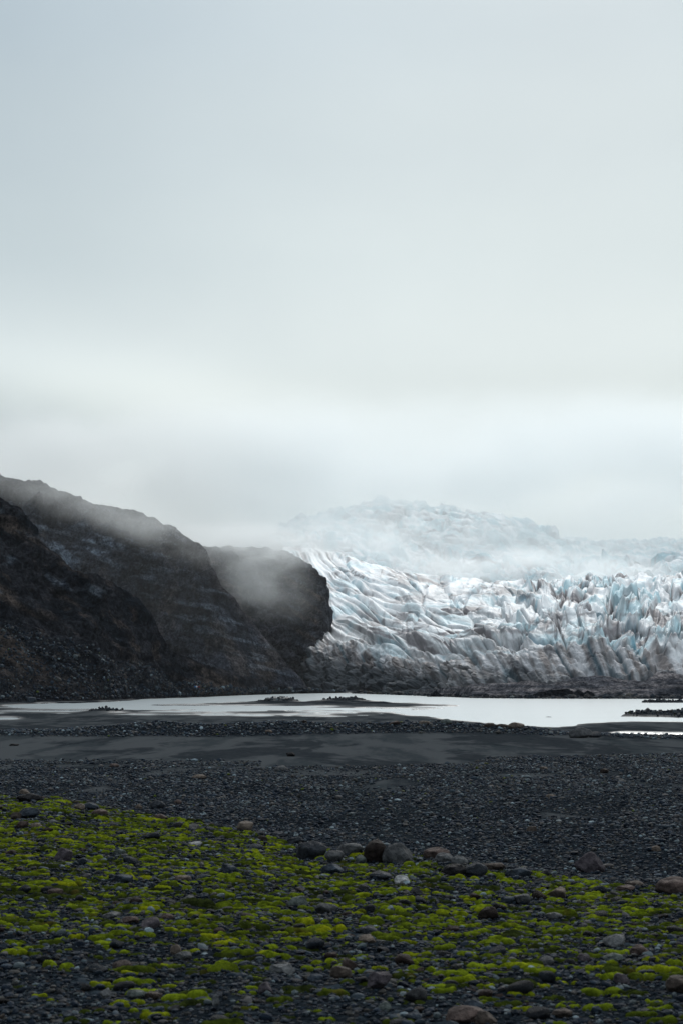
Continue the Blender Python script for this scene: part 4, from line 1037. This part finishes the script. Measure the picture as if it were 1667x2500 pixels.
def tube(name, chain, mat, parent, n=10):
    """closed tapered tube through (point, rx, ry) stations"""
    V, Fc = [], []
    for (p, rx, ry) in chain:
        for k_ in range(n):
            a = 2 * math.pi * k_ / n; V.append((p[0] + rx * math.cos(a), p[1] + ry * math.sin(a), p[2]))
    for i in range(len(chain) - 1):
        for k_ in range(n): Fc.append((i * n + k_, i * n + (k_ + 1) % n, (i + 1) * n + (k_ + 1) % n, (i + 1) * n + k_))
    V.append(chain[0][0]); V.append(chain[-1][0]); a, b_ = len(V) - 2, len(V) - 1; L_ = (len(chain) - 1) * n
    for k_ in range(n): Fc.append((a, (k_ + 1) % n, k_)); Fc.append((b_, L_ + k_, L_ + (k_ + 1) % n))
    me_ = bpy.data.meshes.new(name); me_.from_pydata([tuple(v) for v in V], [], Fc); me_.materials.append(mat)
    for p in me_.polygons: p.use_smooth = True
    o = bpy.data.objects.new(name, me_); col.objects.link(o); o.parent = parent; return o
def make_person(label, px, py, D, jacket, trousers, hat, pack=None, step=.12, rz=0.0):
    dg = bpy.context.evaluated_depsgraph_get(); cam_p = Vector((0, 0, CAMZ)); dr = (at(px, py, D) - cam_p).normalized()
    hit, p, _, _, _, _ = scene.ray_cast(dg, cam_p + dr * 300, dr)
    if not hit or p.y > 950: p = at(px, py, D)
    root = bpy.data.objects.new('person', None); col.objects.link(root); root.location = p; root.rotation_euler = (0, 0, rz)
    tag(root, label, 'person', 'hikers at the foot of the hill')
    skin = flat_mat('skin', (.45, .28, .20)); J = flat_mat('jacket_cloth', jacket); T = flat_mat('trouser_cloth', trousers); Hm = flat_mat('hat_cloth', hat); Bt = flat_mat('boot_leather', (.03, .025, .02))
    pts = [(0, 0, .95), (0, 0, 1.20), (0, -.01, 1.42), (0, -.02, 1.52), (0, -.03, 1.63), (0, -.03, 1.73)]; ed = [(0, 1), (1, 2), (2, 3), (3, 4), (4, 5)]; rad = [.13, .14, .13, .055, .095, .075]
    for s in (-1, 1):
        b_ = len(pts); st = step * s
        pts += [(s * .10, 0, .88), (s * .11, -st * .6, .50), (s * .11, -st + .03, .09), (s * .11, -st - .13, .04)]; ed += [(0, b_), (b_, b_ + 1), (b_ + 1, b_ + 2), (b_ + 2, b_ + 3)]; rad += [.09, .06, .045, .035]
        b_ = len(pts)
        pts += [(s * .20, 0, 1.40), (s * .26, .03 + st * .4, 1.13), (s * .25, -.10 + st * .6, .92), (s * .25, -.13 + st * .6, .84)]; ed += [(2, b_), (b_, b_ + 1), (b_ + 1, b_ + 2), (b_ + 2, b_ + 3)]; rad += [.055, .042, .028, .03]
        hb = b_ + 3; hx, hy, hz = pts[hb]
        for j, ln in enumerate((.075, .085, .08, .062)):
            q = len(pts); pts += [(hx + s * .005, hy - .03 + .02 * j, hz - .04), (hx - s * .008, hy - .035 + .02 * j, hz - .04 - ln)]; ed += [(hb, q), (q, q + 1)]; rad += [.009, .008]
        q = len(pts); pts += [(hx - s * .012, hy - .05, hz + .01), (hx - s * .02, hy - .07, hz - .035)]; ed += [(hb, q), (q, q + 1)]; rad += [.010, .009]
    skin_mesh('body', pts, ed, rad, skin, root)
    # jacket over torso and arms, trousers over the legs
    jp = [(0, 0, .88), (0, 0, 1.18), (0, -.01, 1.42), (0, -.02, 1.49)]; je = [(0, 1), (1, 2), (2, 3)]; jr = [.17, .17, .155, .08]
    for s in (-1, 1):
        st = step * s; b_ = len(jp); jp += [(s * .20, 0, 1.40), (s * .26, .03 + st * .4, 1.13), (s * .25, -.09 + st * .6, .94)]; je += [(2, b_), (b_, b_ + 1), (b_ + 1, b_ + 2)]; jr += [.08, .065, .05]
    skin_mesh('jacket', jp, je, jr, J, root)
    tp = [(0, 0, .93)]; te = []; tr = [.16]
    for s in (-1, 1):
        st = step * s; b_ = len(tp); tp += [(s * .11, 0, .86), (s * .12, -st * .6, .50), (s * .12, -st + .03, .14)]; te += [(0, b_), (b_, b_ + 1), (b_ + 1, b_ + 2)]; tr += [.115, .09, .07]
    skin_mesh('trousers', tp, te, tr, T, root)
    for s in (-1, 1):
        st = step * s; tube('boot', [((s * .11, -st - .03, -.01), .055, .13), ((s * .11, -st - .03, .05), .055, .13), ((s * .11, -st + .02, .12), .05, .07), ((s * .11, -st + .03, .2), .05, .055)], Bt, root)
    tube('hat', [((0, -.03, 1.66), .112, .125), ((0, -.03, 1.72), .112, .12), ((0, -.02, 1.79), .09, .09), ((0, -.02, 1.825), .03, .03)], Hm, root)
    if pack:
        tube('backpack', [((0, .20, .98), .13, .07), ((0, .22, 1.05), .17, .11), ((0, .22, 1.35), .16, .10), ((0, .20, 1.48), .10, .06)], flat_mat('pack_cloth', pack), root)
    return root
PD = 752
make_person('person in blue jacket and dark trousers standing left of two companions', 477.4, 1683.6, PD, (.01, .22, .55), (.03, .04, .07), (.01, .10, .25), None, .10, R(15))
make_person('person in a white jacket and pale blue trousers between two companions', 481.0, 1683.8, PD, (.85, .76, .78), (.14, .26, .36), (.8, .72, .75), None, .14, R(-10))
make_person('person in dark clothes with a red backpack and teal hat right of two companions', 486.3, 1683.9, PD, (.02, .03, .04), (.02, .025, .04), (.02, .20, .22), (.42, .03, .03), .10, R(-160))

# ================================================================== AIR
def box(name, x0, x1, y0, y1, z0, z1, mat):
    V = [(x, y, z) for z in (z0, z1) for y in (y0, y1) for x in (x0, x1)]
    Fc = [(0, 2, 3, 1), (4, 5, 7, 6), (0, 1, 5, 4), (2, 6, 7, 3), (0, 4, 6, 2), (1, 3, 7, 5)]
    me_ = bpy.data.meshes.new(name); me_.from_pydata(V, [], Fc); me_.materials.append(mat); me_.update()
    o = bpy.data.objects.new(name, me_); col.objects.link(o); return o
def m_air(name, dens):
    m = bpy.data.materials.new(name); m.use_nodes = True; t = NT(m.node_tree); t.n.clear()
    out = t.node('ShaderNodeOutputMaterial'); v = t.node('ShaderNodeVolumePrincipled'); t.l.new(v.outputs[0], out.inputs['Volume'])
    v.inputs['Color'].default_value = (.93, .96, 1, 1); v.inputs['Density'].default_value = dens; v.inputs['Anisotropy'].default_value = .5
    return m, t, v
hz, _, _ = m_air('thin_haze', .000013)
tag(box('haze', -5300, 5300, -5300, 5300, -3.5, 620, hz), kind='stuff')
# low cloud hanging over the upper glacier and drifting off the ridges: soft-edged bodies of real fog
def cloud(name, c, r, dens, nscale, lo=.35, hi=.65, rot=0.0, seed=0):
    m, t, v = m_air('cloud_vapour', 0.0); v.inputs['Anisotropy'].default_value = .42; v.inputs['Color'].default_value = (.982, .997, .994, 1)
    O = t.obj(); P = t.pos()
    ln = t.node('ShaderNodeVectorMath', operation='LENGTH'); t.l.new(O, ln.inputs[0])
    fall_ = t.rng(ln.outputs['Value'], 1.0, .25)
    n = t.noise(t.mapping(P, (1, 1, 1.7), loc=(seed * 37, 0, 0)), nscale, 4, .55)
    d = t.m('MULTIPLY', t.m('MULTIPLY', fall_, t.rng(n, lo, hi)), dens)
    t.put(v.inputs['Density'], d)
    V, Fc = ico(3); o = mesh_np(name, V, Fc, m, True); o.location = c; o.scale = r; o.rotation_euler = (0, rot, 0)
    return tag(o, kind='stuff')
cloud('low_cloud', (260, 2500, 322), (1500, 600, 88), .0085, .006, .32, .64, seed=1)          # ceiling over the icefall
cloud('low_cloud', at(640, 1290, 2350), (300, 350, 110), .0042, .005, .2, .6, seed=8)             # left of the icefall
cloud('low_cloud', at(1420, 1340, 2300), (330, 350, 85), .0065, .006, .35, .6, seed=9)            # right of the icefall
cloud('low_cloud', at(1270, 1394, 1600), (190, 170, 25), .016, .014, .40, .62, seed=2)             # mist pooled behind the serac field
cloud('low_cloud', at(800, 1322, 1780), (230, 170, 38), .0085, .012, .40, .62, seed=6)
cloud('low_cloud', (200, 2000, 150), (1500, 250, 160), .0004, .004, .1, .6, seed=10)
cloud('low_cloud', at(240, 1310, 780), (190, 60, 75), .00035, .01, .2, .6, R(20), seed=11)     # thin veil between near and middle hill
cloud('low_cloud', at(600, 1385, 985), (54, 45, 32), .017, .040, .36, .66, R(30), seed=3)       # drifting off the far hill
cloud('low_cloud', at(625, 1330, 1035), (78, 55, 16), .040, .036, .34, .64, R(4), seed=4)       # swallowing its skyline
cloud('low_cloud', at(60, 1182, 905), (80, 45, 18), .0085, .028, .34, .6, R(22), seed=5)
cloud('low_cloud', at(215, 1238, 905), (62, 45, 13), .0085, .03, .34, .6, R(16), seed=7)
cloud('low_cloud', at(380, 1292, 905), (52, 45, 18), .010, .03, .34, .6, R(20), seed=12)
